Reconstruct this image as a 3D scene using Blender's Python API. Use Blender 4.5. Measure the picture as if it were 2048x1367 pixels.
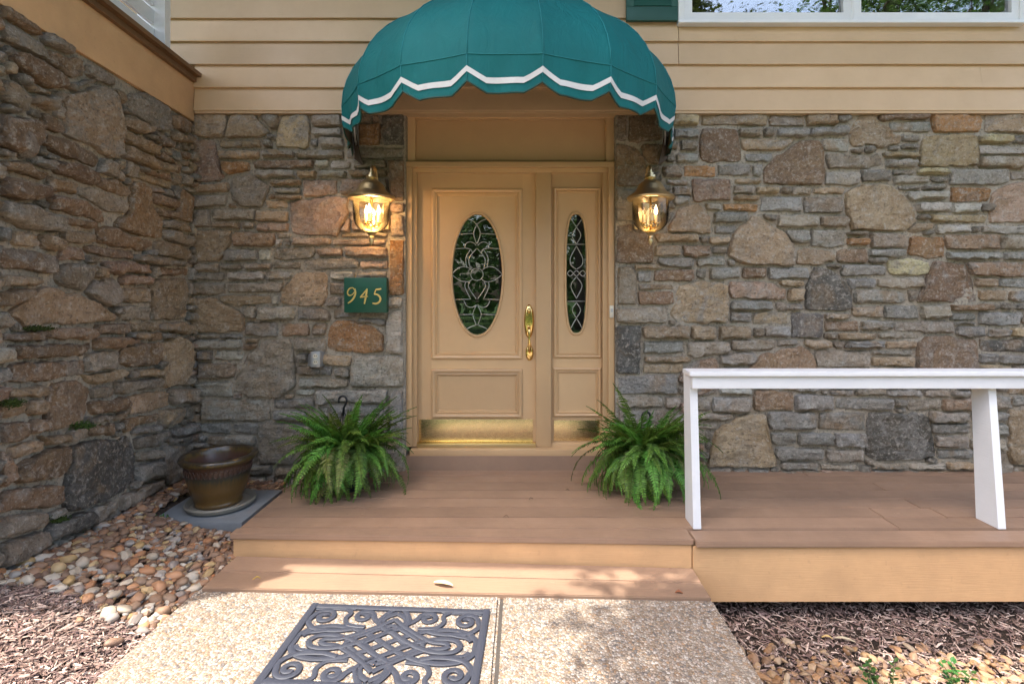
import bpy, bmesh, math, random
import numpy as np
from mathutils import Vector, noise, Matrix
random.seed(7); np.random.seed(7)
S = bpy.context.scene
for o in list(bpy.data.objects): bpy.data.objects.remove(o)
COL = S.collection
# ------------------------------------------------------------------ camera, sky, sun, exposure
EYE, FPX, CX, CY = 1.41, 1060.0, 1045.0, 590.0      # eye height, focal length and principal point of the 2048x1367 photograph
cam = bpy.data.cameras.new('camera'); camo = bpy.data.objects.new('camera', cam); COL.objects.link(camo)
camo.location = (0, 0, EYE); camo.rotation_euler = (math.radians(90), 0, 0)
cam.sensor_width = 36; cam.lens = 36*FPX/2048
cam.shift_x = (1024-CX)/2048; cam.shift_y = -(683.5-CY)/2048
cam.clip_start = .05; cam.clip_end = 500
S.camera = camo
SUN = Vector((-.30, -.20, 1.0)).normalized()
w = bpy.data.worlds.new('World'); S.world = w; w.use_nodes = True
nt = w.node_tree; bg = nt.nodes['Background']
sky = nt.nodes.new('ShaderNodeTexSky'); sky.sky_type = 'NISHITA'; sky.sun_disc = False
sky.sun_elevation = math.asin(SUN.z); sky.sun_rotation = math.atan2(SUN.x, SUN.y)
sky.air_density = 1.0; sky.dust_density = 5.0; sky.ozone_density = 0.4
nt.links.new(sky.outputs[0], bg.inputs[0]); bg.inputs[1].default_value = .15
sl = bpy.data.lights.new('sun', 'SUN'); sl.energy = 2.0; sl.angle = math.radians(.6); sl.color = (1, .95, .87)
so = bpy.data.objects.new('sun', sl); COL.objects.link(so); so.location = (0, 5, 30)
so.rotation_euler = (-SUN).to_track_quat('-Z', 'Y').to_euler()
vs = S.view_settings; vs.view_transform = 'Standard'; vs.look = 'None'; vs.gamma = 1; vs.exposure = 2.45; vs.use_curve_mapping = False

# ------------------------------------------------------------------ helpers
def at(px, py, y):                       # a point of the place at distance y seen at a pixel of the photograph
    return Vector(((px-CX)*y/FPX, y, EYE+(CY-py)*y/FPX))
def on_level(px, py, z):
    y = (EYE-z)*FPX/(py-CY)
    return Vector(((px-CX)*y/FPX, y, z))
def tag(o, label=None, cat=None, group=None, kind=None):
    if label: o['label'] = label
    if cat: o['category'] = cat
    if group: o['group'] = group
    if kind: o['kind'] = kind
    return o
def empty(name, loc=(0,0,0), label=None, cat=None, group=None, rz=0):
    o = bpy.data.objects.new(name, None); COL.objects.link(o); o.location = loc; o.rotation_euler = (0,0,rz)
    o.empty_display_size = .1
    return tag(o, label, cat, group)
def root_loc(o):
    v = Vector((0,0,0))
    while o: v = v+o.location; o = o.parent
    return v
class MB:
    """collects shapes in world coordinates; build() links them as one mesh object"""
    def __init__(s): s.v=[]; s.f=[]; s.c=[]
    def add(s, vs, fs):
        n=len(s.v); s.v += [tuple(p) for p in vs]; s.f += [tuple(i+n for i in f) for f in fs]; return s
    def box(s, a, b, bev=0.0):
        x0,x1=sorted((a[0],b[0])); y0,y1=sorted((a[1],b[1])); z0,z1=sorted((a[2],b[2]))
        if bev<=0:
            return s.add([(x0,y0,z0),(x1,y0,z0),(x1,y1,z0),(x0,y1,z0),(x0,y0,z1),(x1,y0,z1),(x1,y1,z1),(x0,y1,z1)],
                  [(3,2,1,0),(4,5,6,7),(0,1,5,4),(1,2,6,5),(2,3,7,6),(3,0,4,7)])
        bm=bmesh.new(); bmesh.ops.create_cube(bm,size=1)
        for v in bm.verts: v.co=Vector(((x0+x1)/2+v.co.x*(x1-x0),(y0+y1)/2+v.co.y*(y1-y0),(z0+z1)/2+v.co.z*(z1-z0)))
        bmesh.ops.bevel(bm,geom=bm.edges[:],offset=bev,segments=2,profile=.6,affect='EDGES')
        return s.addbm(bm)
    def addbm(s,bm):
        bm.verts.index_update(); s.add([v.co for v in bm.verts],[[v.index for v in f.verts] for f in bm.faces]); bm.free(); return s
    def prism(s, poly, d):                # closed polygon (3D points) pushed along vector d
        n=len(poly); d=Vector(d)
        vs=[Vector(p) for p in poly]+[Vector(p)+d for p in poly]
        return s.add(vs,[tuple(range(n))[::-1],tuple(range(n,2*n))]+[(i,(i+1)%n,n+(i+1)%n,n+i) for i in range(n)])
    def tube(s, pts, r, seg=8, cap=True):
        pts=[Vector(p) for p in pts]; n=len(pts); rr=r if isinstance(r,(list,tuple)) else [r]*n
        vs=[]; fs=[]; up=None
        for i,p in enumerate(pts):
            t=(pts[min(i+1,n-1)]-pts[max(i-1,0)]).normalized()
            if up is None: up=Vector((0,0,1)) if abs(t.z)<.9 else Vector((1,0,0))
            a=up-t*up.dot(t)
            if a.length<1e-5: a=Vector((1,0,0))-t*t.x
            a.normalize(); up=a; b=t.cross(a)
            for k in range(seg):
                an=2*math.pi*k/seg; vs.append(p+(a*math.cos(an)+b*math.sin(an))*rr[i])
        for i in range(n-1):
            for k in range(seg):
                fs.append((i*seg+k,i*seg+(k+1)%seg,(i+1)*seg+(k+1)%seg,(i+1)*seg+k))
        if cap: fs.append(tuple(range(seg))[::-1]); fs.append(tuple((n-1)*seg+k for k in range(seg)))
        return s.add(vs,fs)
    def lathe(s, prof, c, seg=40, sx=1, sy=1):   # profile of (radius, z) about the vertical through c
        n=len(prof); vs=[]; fs=[]
        for r,z in prof:
            for k in range(seg):
                a=2*math.pi*k/seg; vs.append((c[0]+r*math.cos(a)*sx,c[1]+r*math.sin(a)*sy,c[2]+z))
        for i in range(n-1):
            for k in range(seg):
                fs.append((i*seg+k,i*seg+(k+1)%seg,(i+1)*seg+(k+1)%seg,(i+1)*seg+k))
        return s.add(vs,fs)
    def ribbon(s, pts, wd, nrm, th, z0=0.0, ch=.25, wds=None):   # flat band with chamfered edges along pts, lying in the plane across nrm
        pts=[Vector(p) for p in pts]; n=len(pts); nrm=Vector(nrm).normalized(); vs=[]; fs=[]
        for i,p in enumerate(pts):
            t=(pts[min(i+1,n-1)]-pts[max(i-1,0)]).normalized(); sd=t.cross(nrm).normalized()
            h=(wds[i] if wds else wd)/2
            for a,z in ((-h,z0),(-h,z0+th*(1-ch)),(-h*(1-ch),z0+th),(h*(1-ch),z0+th),(h,z0+th*(1-ch)),(h,z0)):
                vs.append(p+sd*a+nrm*z)
        for i in range(n-1):
            for k in range(5): fs.append((i*6+k,i*6+k+1,(i+1)*6+k+1,(i+1)*6+k))
        fs.append(tuple(range(6))); fs.append(tuple((n-1)*6+k for k in range(6))[::-1])
        return s.add(vs,fs)
    def build(s, name, mat, parent=None, smooth=False, fix=True):
        off=root_loc(parent) if parent else Vector((0,0,0))
        me=bpy.data.meshes.new(name); me.from_pydata([(v[0]-off.x,v[1]-off.y,v[2]-off.z) for v in s.v],[],s.f)
        if fix:
            bm=bmesh.new(); bm.from_mesh(me); bmesh.ops.recalc_face_normals(bm,faces=bm.faces[:]); bm.to_mesh(me); bm.free()
        if mat: me.materials.append(mat)
        o=bpy.data.objects.new(name,me); COL.objects.link(o)
        if parent: o.parent=parent
        if smooth:
            me.polygons.foreach_set('use_smooth',[True]*len(me.polygons))
            if smooth=='auto': me.set_sharp_from_angle(angle=math.radians(38))
        me.update(); return o
def smooth_path(pts, k=6):               # Catmull-Rom through pts
    P=[Vector(p) for p in pts]; out=[]
    for i in range(len(P)-1):
        p0=P[max(i-1,0)]; p1=P[i]; p2=P[i+1]; p3=P[min(i+2,len(P)-1)]
        for j in range(k):
            t=j/k; out.append(.5*((2*p1)+(p2-p0)*t+(2*p0-5*p1+4*p2-p3)*t*t+(3*p1-p0-3*p2+p3)*t*t*t))
    out.append(P[-1]); return out

# ------------------------------------------------------------------ materials
def srgb(r,g,b):
    f=lambda c:((c/255+.055)/1.055)**2.4 if c>10 else c/255/12.92
    return (f(r),f(g),f(b),1)
class NT:
    def __init__(s,name):
        s.m=bpy.data.materials.new(name); s.m.use_nodes=True; s.t=s.m.node_tree; s.b=s.t.nodes['Principled BSDF']
    def n(s,kind,**kw):
        x=s.t.nodes.new('ShaderNode'+kind)
        for k,v in kw.items():
            if k in x.inputs: x.inputs[k].default_value=v
            else: setattr(x,k,v)
        return x
    def l(s,a,b): s.t.links.new(a,b)
    def coords(s,mode='Object',scale=(1,1,1),rnd=0):
        tc=s.n('TexCoord'); v=tc.outputs[mode]
        if rnd:
            oi=s.n('ObjectInfo'); mu=s.n('Math',operation='MULTIPLY'); mu.inputs[1].default_value=rnd; s.l(oi.outputs['Random'],mu.inputs[0])
            ad=s.n('VectorMath',operation='ADD'); s.l(v,ad.inputs[0]); s.l(mu.outputs[0],ad.inputs[1]); v=ad.outputs[0]
        mp=s.n('Mapping'); mp.inputs['Scale'].default_value=scale; s.l(v,mp.inputs[0]); return mp.outputs[0]
    def noise(s,vec,scale,detail=4,rough=.6,dist=0):
        x=s.n('TexNoise'); x.inputs['Scale'].default_value=scale; x.inputs['Detail'].default_value=detail; x.inputs['Roughness'].default_value=rough
        x.inputs['Distortion'].default_value=dist; s.l(vec,x.inputs['Vector']); return x.outputs[0]
    def ramp(s,fac,stops):
        r=s.n('ValToRGB'); e=r.color_ramp.elements
        while len(e)<len(stops): e.new(.5)
        for el,(p,c) in zip(e,stops): el.position=p; el.color=c if len(c)==4 else (*c,1)
        s.l(fac,r.inputs[0]); return r.outputs[0]
    def mix(s,fac,a,b,mode='MIX'):
        x=s.n('Mix',data_type='RGBA',blend_type=mode)
        for sock,v in ((x.inputs[0],fac),(x.inputs[6],a),(x.inputs[7],b)):
            if isinstance(v,(int,float)): sock.default_value=v
            elif isinstance(v,(tuple,list)): sock.default_value=v if len(v)==4 else (*v,1)
            else: s.l(v,sock)
        return x.outputs[2]
    def bump(s,h,strength=.5,dist=.01,prev=None):
        x=s.n('Bump'); x.inputs['Strength'].default_value=strength; x.inputs['Distance'].default_value=dist; s.l(h,x.inputs['Height'])
        if prev is not None: s.l(prev,x.inputs['Normal'])
        return x.outputs[0]
    def out(s,col=None,rough=None,metal=None,nrm=None,**kw):
        for k,v in (('Base Color',col),('Roughness',rough),('Metallic',metal),('Normal',nrm)):
            if v is None: continue
            if isinstance(v,(int,float)): s.b.inputs[k].default_value=v
            elif isinstance(v,(tuple,list)): s.b.inputs[k].default_value=v if len(v)==4 else (*v,1)
            else: s.l(v,s.b.inputs[k])
        for k,v in kw.items(): s.b.inputs[k.replace('_',' ')].default_value=v
        return s.m
def m_paint(name, col, rough=.5, grain=(2,2,40), gs=.25, dirt=.25, wear=0, spec=.5):
    t=NT(name); v=t.coords(scale=(1,1,1),rnd=13)
    oi=t.n('ObjectInfo'); mv=t.n('MapRange'); mv.inputs[3].default_value=.90; mv.inputs[4].default_value=1.08; t.l(oi.outputs['Random'],mv.inputs[0])
    n1=t.noise(v,2.2,5,.65); n2=t.noise(t.coords(scale=grain,rnd=5),6,4,.6); n3=t.noise(v,38,3,.6)
    c=t.mix(t.ramp(n1,[(.35,(0,0,0)),(.75,(1,1,1))]),col,tuple(x*(1-dirt) for x in col[:3]))
    c=t.mix(t.ramp(n3,[(.62,(0,0,0)),(.74,(dirt,)*3)]),c,tuple(x*.55 for x in col[:3]))
    if wear: c=t.mix(t.ramp(t.noise(v,7,6,.75),[(.66,(0,0,0)),(.70,(wear,)*3)]),c,tuple(min(1,x*1.6+.03) for x in col[:3]))
    sc=t.n('VectorMath',operation='SCALE'); t.l(c,sc.inputs[0]); t.l(mv.outputs[0],sc.inputs['Scale']); c=sc.outputs[0]
    b=t.bump(n2,gs,.004); b=t.bump(t.noise(v,3.0,2,.5),.12,.03,b)
    r=t.ramp(n1,[(.3,(rough-.08,)*3),(.7,(rough+.12,)*3)])
    return t.out(c,r,nrm=b,Specular_IOR_Level=spec)
def m_stone():
    t=NT('field_stone'); oi=t.n('ObjectInfo'); base=oi.outputs['Color']; rd=oi.outputs['Random']
    v=t.coords(rnd=57); st=t.coords(scale=(1,1,2.3),rnd=57)
    n1=t.noise(v,8,6,.7,.5); n2=t.noise(v,24,6,.72); n3=t.noise(v,62,5,.68); n4=t.noise(st,13,8,.76,.6); n5=t.noise(v,4.2,5,.65,.7); n6=t.noise(v,6.0,5,.7,1.0)
    c=t.mix(t.ramp(n1,[(.34,(0,0,0)),(.66,(.9,.9,.9))]),base,(.72,.66,.57),'MULTIPLY')
    pr=t.n('Math',operation='MULTIPLY'); t.l(rd,pr.inputs[0]); t.l(t.ramp(n5,[(.48,(0,0,0)),(.62,(.8,.8,.8))]),pr.inputs[1])
    c=t.mix(pr.outputs[0],c,(.335,.225,.125))
    iv=t.n('Math',operation='SUBTRACT'); iv.inputs[0].default_value=1.0; t.l(rd,iv.inputs[1]); pg=t.n('Math',operation='MULTIPLY'); t.l(iv.outputs[0],pg.inputs[0]); t.l(t.ramp(n6,[(.50,(0,0,0)),(.60,(.75,.75,.75))]),pg.inputs[1])
    c=t.mix(pg.outputs[0],c,(.30,.285,.252))
    c=t.mix(t.ramp(n4,[(.33,(.55,.55,.55)),(.44,(0,0,0))]),c,(.125,.107,.09))
    c=t.mix(t.ramp(n2,[(.53,(0,0,0)),(.66,(.6,.6,.6))]),c,(.53,.48,.41))
    c=t.mix(t.ramp(n2,[(.34,(.4,.4,.4)),(.44,(0,0,0))]),c,(.13,.112,.095))
    c=t.mix(t.ramp(n3,[(.57,(0,0,0)),(.66,(.55,.55,.55))]),c,(.60,.55,.47))
    c=t.mix(t.ramp(n3,[(.34,(.6,.6,.6)),(.44,(0,0,0))]),c,(.07,.06,.05))
    vo=t.n('TexVoronoi',feature='F1'); vo.inputs['Scale'].default_value=21; t.l(v,vo.inputs['Vector'])
    pit=t.ramp(vo.outputs['Distance'],[(.05,(0,0,0)),(.16,(1,1,1))])
    c=t.mix(pit,t.mix(.5,c,(.05,.04,.03)),c)
    b=t.bump(n4,1.0,.036); b=t.bump(n2,.9,.018,b); b=t.bump(n3,.8,.007,b); b=t.bump(pit,.3,.008,b)
    return t.out(c,.9,nrm=b,Specular_IOR_Level=.25)
def m_mortar():
    t=NT('mortar'); v=t.coords(); n1=t.noise(v,5,6,.65); n2=t.noise(v,60,4,.7); n3=t.noise(v,18,5,.6)
    c=t.ramp(n1,[(.3,(.27,.235,.18)),(.55,(.34,.295,.23)),(.75,(.28,.225,.15))])
    c=t.mix(t.ramp(n2,[(.35,(.7,.7,.7)),(.5,(0,0,0))]),c,(.09,.08,.065))
    c=t.mix(t.ramp(n2,[(.62,(0,0,0)),(.72,(.5,.5,.5))]),c,(.45,.42,.36))
    b=t.bump(n3,.8,.02); b=t.bump(n2,.6,.005,b)
    return t.out(c,.95,nrm=b,Specular_IOR_Level=.2)
def m_simple(name,col,rough=.5,metal=0,**kw):
    t=NT(name); v=t.coords(rnd=9); n=t.noise(v,9,5,.6); c=t.mix(t.ramp(n,[(.4,(0,0,0)),(.8,(.5,.5,.5))]),col,tuple(x*.6 for x in col[:3]))
    return t.out(c,t.ramp(n,[(.3,(max(.02,rough-.06),)*3),(.7,(rough+.08,)*3)]),metal,nrm=t.bump(t.noise(v,30,4,.6),.12,.003),**kw)
def m_metal(name,col,rough,brushed=0):
    t=NT(name); v=t.coords(scale=(1,1,1) if not brushed else (1.5,1,120)); n=t.noise(v,14,4,.6)
    return t.out(t.mix(t.ramp(n,[(.3,(0,0,0)),(.8,(.35,.35,.35))]),col,tuple(x*.75 for x in col[:3])),t.ramp(n,[(.3,(max(.03,rough-.04),)*3),(.7,(rough+.05,)*3)]),1.0,nrm=t.bump(t.noise(t.coords(),4,2,.5),.05,.01))
def m_objcolor(name,rough=.6,bs=.4,bsc=40,spec=.4,vein=.5):
    t=NT(name); oi=t.n('ObjectInfo'); v=t.coords(rnd=31); n=t.noise(v,9,6,.65,.6); n2=t.noise(v,bsc,4,.6)
    c=t.mix(t.ramp(n,[(.35,(0,0,0)),(.7,(vein,)*3)]),oi.outputs['Color'],(.30,.20,.12))
    c=t.mix(t.ramp(n2,[(.6,(0,0,0)),(.75,(.4,.4,.4))]),c,(.10,.075,.055))
    return t.out(c,rough,nrm=t.bump(n2,bs,.004),Specular_IOR_Level=spec)
def m_vcol(name,rough=.7,bsc=60,spec=.3):
    t=NT(name); a=t.n('VertexColor'); a.layer_name='Col'; v=t.coords(); n=t.noise(v,bsc,4,.65)
    c=t.mix(t.ramp(n,[(.4,(0,0,0)),(.75,(.6,.6,.6))]),a.outputs[0],(.07,.05,.04))
    return t.out(c,rough,nrm=t.bump(n,.4,.003),Specular_IOR_Level=spec)
def m_leaf(name,col,trans=.35,rough=.45):
    t=NT(name); oi=t.n('ObjectInfo'); g=t.n('NewGeometry'); hs=t.n('HueSaturation')
    hs.inputs['Color'].default_value=(*col[:3],1)
    ma=t.n('MapRange'); ma.inputs[3].default_value=.6; ma.inputs[4].default_value=1.5; t.l(oi.outputs['Random'],ma.inputs[0]); t.l(ma.outputs[0],hs.inputs['Value'])
    mh=t.n('MapRange'); mh.inputs[3].default_value=.455; mh.inputs[4].default_value=.515; t.l(oi.outputs['Random'],mh.inputs[0]); t.l(mh.outputs[0],hs.inputs['Hue'])
    mr=t.n('MapRange'); mr.inputs[3].default_value=.65; mr.inputs[4].default_value=1.35; t.l(g.outputs['Random Per Island'],mr.inputs[0])
    c=t.mix(1.0,hs.outputs[0],(1,1,1),'MULTIPLY'); sc=t.n('VectorMath',operation='SCALE'); t.l(c,sc.inputs[0]); t.l(mr.outputs[0],sc.inputs['Scale'])
    t.l(sc.outputs[0],t.b.inputs['Base Color']); t.b.inputs['Roughness'].default_value=rough; t.b.inputs['Specular IOR Level'].default_value=.35
    tr=t.n('BsdfTranslucent'); t.l(sc.outputs[0],tr.inputs[0]); mx=t.n('MixShader'); mx.inputs[0].default_value=trans
    t.l(t.b.outputs[0],mx.inputs[1]); t.l(tr.outputs[0],mx.inputs[2]); t.l(mx.outputs[0],t.t.nodes['Material Output'].inputs[0]); return t.m
def m_glass(name,ior=1.75,tint=(1,1,1,1)):
    t=NT(name); v=t.coords(); return t.out(tint,.0,nrm=t.bump(t.noise(v,5,2,.5),.03,.01),Transmission_Weight=1.0,IOR=ior)
def m_clear(name):
    t=NT(name); tr=t.n('BsdfTransparent'); tr.inputs[0].default_value=(.96,.95,.92,1); gl=t.n('BsdfGlossy'); gl.inputs['Roughness'].default_value=.03
    fr=t.n('Fresnel'); fr.inputs[0].default_value=1.5; mx=t.n('MixShader'); t.l(fr.outputs[0],mx.inputs[0]); t.l(tr.outputs[0],mx.inputs[1]); t.l(gl.outputs[0],mx.inputs[2])
    t.l(mx.outputs[0],t.t.nodes['Material Output'].inputs[0]); return t.m
def m_aggregate():
    t=NT('exposed_aggregate'); v=t.coords(); 
    vo=t.n('TexVoronoi',feature='F1'); vo.inputs['Scale'].default_value=88; vo.inputs['Randomness'].default_value=1; t.l(v,vo.inputs['Vector'])
    ed=t.n('TexVoronoi',feature='DISTANCE_TO_EDGE'); ed.inputs['Scale'].default_value=88; t.l(v,ed.inputs['Vector'])
    sp=t.n('SeparateColor'); t.l(vo.outputs['Color'],sp.inputs[0])
    c=t.ramp(sp.outputs[0],[(.0,(.30,.235,.18)),(.2,(.18,.115,.07)),(.36,(.40,.35,.295)),(.52,(.25,.20,.16)),(.66,(.46,.43,.39)),(.8,(.30,.175,.09)),(.92,(.11,.10,.10))])
    c=t.mix(t.ramp(sp.outputs[1],[(.0,(0,0,0)),(1,(.35,.35,.35))]),c,(.28,.23,.18))
    c=t.mix(t.ramp(ed.outputs[0],[(.0,(1,1,1)),(.13,(0,0,0))]),c,(.10,.08,.058))
    n=t.noise(v,1.6,5,.6); c=t.mix(t.ramp(n,[(.45,(0,0,0)),(.75,(.45,.45,.45))]),c,(.24,.19,.14))
    h=t.ramp(vo.outputs['Distance'],[(.0,(1,1,1)),(.7,(0,0,0))])
    return t.out(c,.75,nrm=t.bump(t.noise(v,300,2,.5),.2,.001,t.bump(h,.9,.006)),Specular_IOR_Level=.35)
def m_ground():
    t=NT('soil_and_lawn'); v=t.coords(); n=t.noise(v,3,6,.6); n2=t.noise(v,45,5,.7)
    soil=t.ramp(n2,[(.3,(.025,.018,.014)),(.55,(.065,.047,.036)),(.75,(.11,.08,.06))])
    gr=t.ramp(n2,[(.3,(.02,.045,.012)),(.6,(.06,.12,.03)),(.8,(.10,.16,.05))])
    sx=t.n('SeparateXYZ'); t.l(v,sx.inputs[0]); ad=t.n('Math',operation='ADD'); t.l(sx.outputs[1],ad.inputs[0]); t.l(n,ad.inputs[1])
    f=t.ramp(ad.outputs[0],[(.30,(1,1,1)),(.42,(0,0,0))])
    return t.out(t.mix(f,soil,gr),.95,nrm=t.bump(n2,.9,.03),Specular_IOR_Level=.2)
def m_fabric(name,col):
    t=NT(name); v=t.coords(); n=t.noise(v,3,5,.6); w1=t.n('TexWave'); w1.inputs['Scale'].default_value=140; t.l(v,w1.inputs[0])
    w2=t.n('TexWave',bands_direction='Z'); w2.inputs['Scale'].default_value=140; t.l(v,w2.inputs[0]); n2=t.noise(v,25,4,.6)
    c=t.mix(t.ramp(n,[(.35,(0,0,0)),(.75,(.8,.8,.8))]),col,tuple(x*.72 for x in col[:3]))
    c=t.mix(t.ramp(n2,[(.6,(0,0,0)),(.8,(.18,.18,.18))]),c,tuple(min(1,x*1.5+.02) for x in col[:3]))
    b=t.bump(w1.outputs[1],.12,.002); b=t.bump(w2.outputs[1],.12,.002,b); b=t.bump(t.noise(t.coords(scale=(1,1,.45)),9,4,.6,.8),.45,.03,b)
    m=t.out(c,.72,nrm=b,Specular_IOR_Level=.35)
    tr=t.n('BsdfTranslucent'); t.l(c,tr.inputs[0]); mx=t.n('MixShader'); mx.inputs[0].default_value=.12
    t.l(t.b.outputs[0],mx.inputs[1]); t.l(tr.outputs[0],mx.inputs[2]); t.l(mx.outputs[0],t.t.nodes['Material Output'].inputs[0]); return m
def m_pot():
    t=NT('glazed_ceramic'); tc=t.n('TexCoord'); sx=t.n('SeparateXYZ'); t.l(tc.outputs['Object'],sx.inputs[0])
    at2=t.n('Math',operation='ARCTAN2'); t.l(sx.outputs[1],at2.inputs[0]); t.l(sx.outputs[0],at2.inputs[1])
    cb=t.n('CombineXYZ'); t.l(at2.outputs[0],cb.inputs[0]); mz=t.n('Math',operation='MULTIPLY'); mz.inputs[1].default_value=1.2; t.l(sx.outputs[2],mz.inputs[0]); t.l(mz.outputs[0],cb.inputs[2])
    n=t.noise(cb.outputs[0],13,5,.6); ad=t.n('MapRange'); ad.inputs[3].default_value=-.055; ad.inputs[4].default_value=.055; t.l(n,ad.inputs[0])
    sm=t.n('Math',operation='ADD'); t.l(sx.outputs[2],sm.inputs[0]); t.l(ad.outputs[0],sm.inputs[1])
    mr=t.n('MapRange'); mr.inputs[1].default_value=0; mr.inputs[2].default_value=.32; t.l(sm.outputs[0],mr.inputs[0])
    c=t.ramp(mr.outputs[0],[(.0,(.10,.06,.025)),(.1,(.135,.072,.02)),(.38,(.125,.068,.02)),(.52,(.075,.05,.02)),(.60,(.022,.028,.022)),(.66,(.06,.03,.02)),(.80,(.075,.035,.022)),(.86,(.09,.06,.015)),(.93,(.03,.022,.015))])
    c=t.mix(t.ramp(t.noise(tc.outputs['Object'],40,4,.6),[(.55,(0,0,0)),(.75,(.35,.35,.35))]),c,(.03,.022,.012))
    return t.out(c,.28,nrm=t.bump(n,.15,.004),Specular_IOR_Level=.5,Coat_Weight=.2,Coat_Roughness=.15)
def m_emit(name,col,st):
    t=NT(name); e=t.n('Emission'); e.inputs[0].default_value=(*col,1); e.inputs[1].default_value=st
    t.l(e.outputs[0],t.t.nodes['Material Output'].inputs[0]); return t.m

TAN=(.53,.345,.178,1); TAN_D=(.47,.30,.155,1)
M=dict(stone=m_stone(),mortar=m_mortar(),siding=m_paint('siding_paint',(.52,.36,.205,1),.5,(1,1,14),.22,.14),
 door=m_paint('door_paint',TAN,.42,(30,1,1.2),.10,.10),fascia=m_paint('fascia_paint',(.61,.365,.18,1),.5,(1.2,1,30),.35,.24,.25),
 brown=m_paint('brown_trim_paint',(.17,.085,.035,1),.5,(2,1,20),.3,.3),
 deck=m_paint('deck_paint',(.295,.187,.122,1),.5,(1.2,22,1),.5,.28,.28),white=m_paint('white_paint',(.68,.69,.70,1),.45,(2,2,20),.3,.10),
 shutter=m_paint('shutter_paint',(.012,.075,.055,1),.5,(1,1,25),.4,.2),
 teal=m_fabric('teal_canvas',(.0,.138,.142,1)),thread=m_fabric('teal_thread',(.02,.21,.23,1)),lining=m_fabric('canvas_back',(.085,.065,.052,1)),braid=m_fabric('white_braid',(.74,.72,.70,1)),piping=m_simple('dark_piping',(.006,.045,.032),.6),
 brass=m_metal('brass',(.80,.56,.22),.12),kick=m_metal('brushed_brass',(.84,.66,.36),.26,1),antique=m_metal('antique_brass',(.62,.50,.28),.36),
 came=m_simple('lead_came',(.42,.41,.39),.35,.8),glass=m_glass('door_glass',1.7,(.75,.8,.78,1)),wglass=m_glass('window_glass',2.5,(.8,.85,.85,1)),clear=m_clear('lantern_glass'),
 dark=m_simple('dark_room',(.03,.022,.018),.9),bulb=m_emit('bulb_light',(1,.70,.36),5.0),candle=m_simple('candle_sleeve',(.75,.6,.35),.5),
 plaque=m_paint('plaque_paint',(.0,.055,.032,1),.4,(1,1,20),.1,.1),gold=m_simple('gold_leaf',(.78,.56,.20),.35,.85),
 steel=m_simple('galvanised_metal',(.42,.44,.46),.45,.7),ivory=m_simple('ivory_plastic',(.65,.60,.48),.4),blackp=m_simple('black_plastic',(.012,.012,.013),.4),
 fern=m_leaf('fern_leaf',(.085,.20,.028),.3),withered=m_leaf('withered_frond',(.10,.115,.025),.2),stem=m_simple('fern_stem',(.10,.12,.03),.6),soil=m_simple('potting_soil',(.05,.032,.025),.95),
 pot=m_pot(),saucer=m_simple('grey_glazed_clay',(.20,.185,.15),.5),paver=m_simple('blue_grey_concrete',(.17,.185,.195),.85),
 agg=m_aggregate(),ground=m_ground(),rubber=m_simple('blue_black_rubber',(.026,.030,.044),.55),joint=m_simple('joint_filler',(.05,.042,.035),.9),
 pebble=m_objcolor('river_pebble',.55,.25,30,.4,.45),pebblev=m_vcol('river_pebble_bed',.6,30),mulch=m_vcol('shredded_bark',.9,80,.15),
 bark=m_simple('tree_bark',(.09,.065,.045),.9),tree=m_leaf('tree_leaf',(.06,.115,.025),.35),moss=m_leaf('moss',(.035,.06,.01),.1,.9),
 shrub=m_leaf('shrub_leaf',(.03,.10,.02),.25),litter=m_objcolor('dry_leaf',.7,.3,30,.3,.3),roof=m_simple('roof_shingle',(.10,.085,.075),.9),shade=m_simple('curtain',(.35,.33,.30),.9))

# ------------------------------------------------------------------ the setting: ground, walkway, interior, roof
YW=3.83                                   # mortar face of the house wall
WC=Vector((-2.383,YW,0)); WD=Vector((.08,-1,0)).normalized(); WN=Vector((1,.08,0)).normalized()   # wing wall: corner, direction, outward
def zwalk(x): return .025-.04*(x+1.53)/2.42
def sst(a,b,x):
    t=min(1,max(0,(x-a)/(b-a))); return t*t*(3-2*t)
def ground_z(x,y):
    zl=-.008+.038*sst(-1.55,-1.72,x)+sst(-1.52,-2.35,x)*(np.interp(y,[1.2,2.2,2.8,3.4,3.8],[.23,.20,.13,.11,.08])) if x<-1.3 else -.02
    zr=-.29+.05*sst(2.4,1.6,y)
    z=zl+(zr-zl)*sst(.6,1.0,x)
    if -1.44<x<1.0: z=min(z,-.10) if x>-1.38 else z-.10*sst(-1.44,-1.38,x)
    if -2.14<x<-1.57 and 3.04<y<3.51: z=min(z,.088)
    far=max(sst(1.2,-1.5,y),sst(3.2,6,x),sst(-2.6,-5,x))
    return z*(1-far)+(-.12)*far
def n3(p,s=1): return noise.noise(Vector(p)*s)
xs=np.concatenate([np.linspace(-90,-3.2,10),np.linspace(-2.8,4.0,137),np.linspace(5,90,10)])
ys=np.concatenate([np.linspace(-90,.2,14),np.linspace(.4,4.0,73),np.linspace(5,90,10)])
g=MB(); nx,ny=len(xs),len(ys)
g.v=[(x,y,ground_z(x,y)-.010*abs(n3((x,y,0),6)) - (.35 if y>4.4 else 0)) for y in ys for x in xs]
g.f=[(j*nx+i,j*nx+i+1,(j+1)*nx+i+1,(j+1)*nx+i) for j in range(ny-1) for i in range(nx-1)]
tag(g.build('ground',M['ground'],None,True,False),kind='structure')

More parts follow.
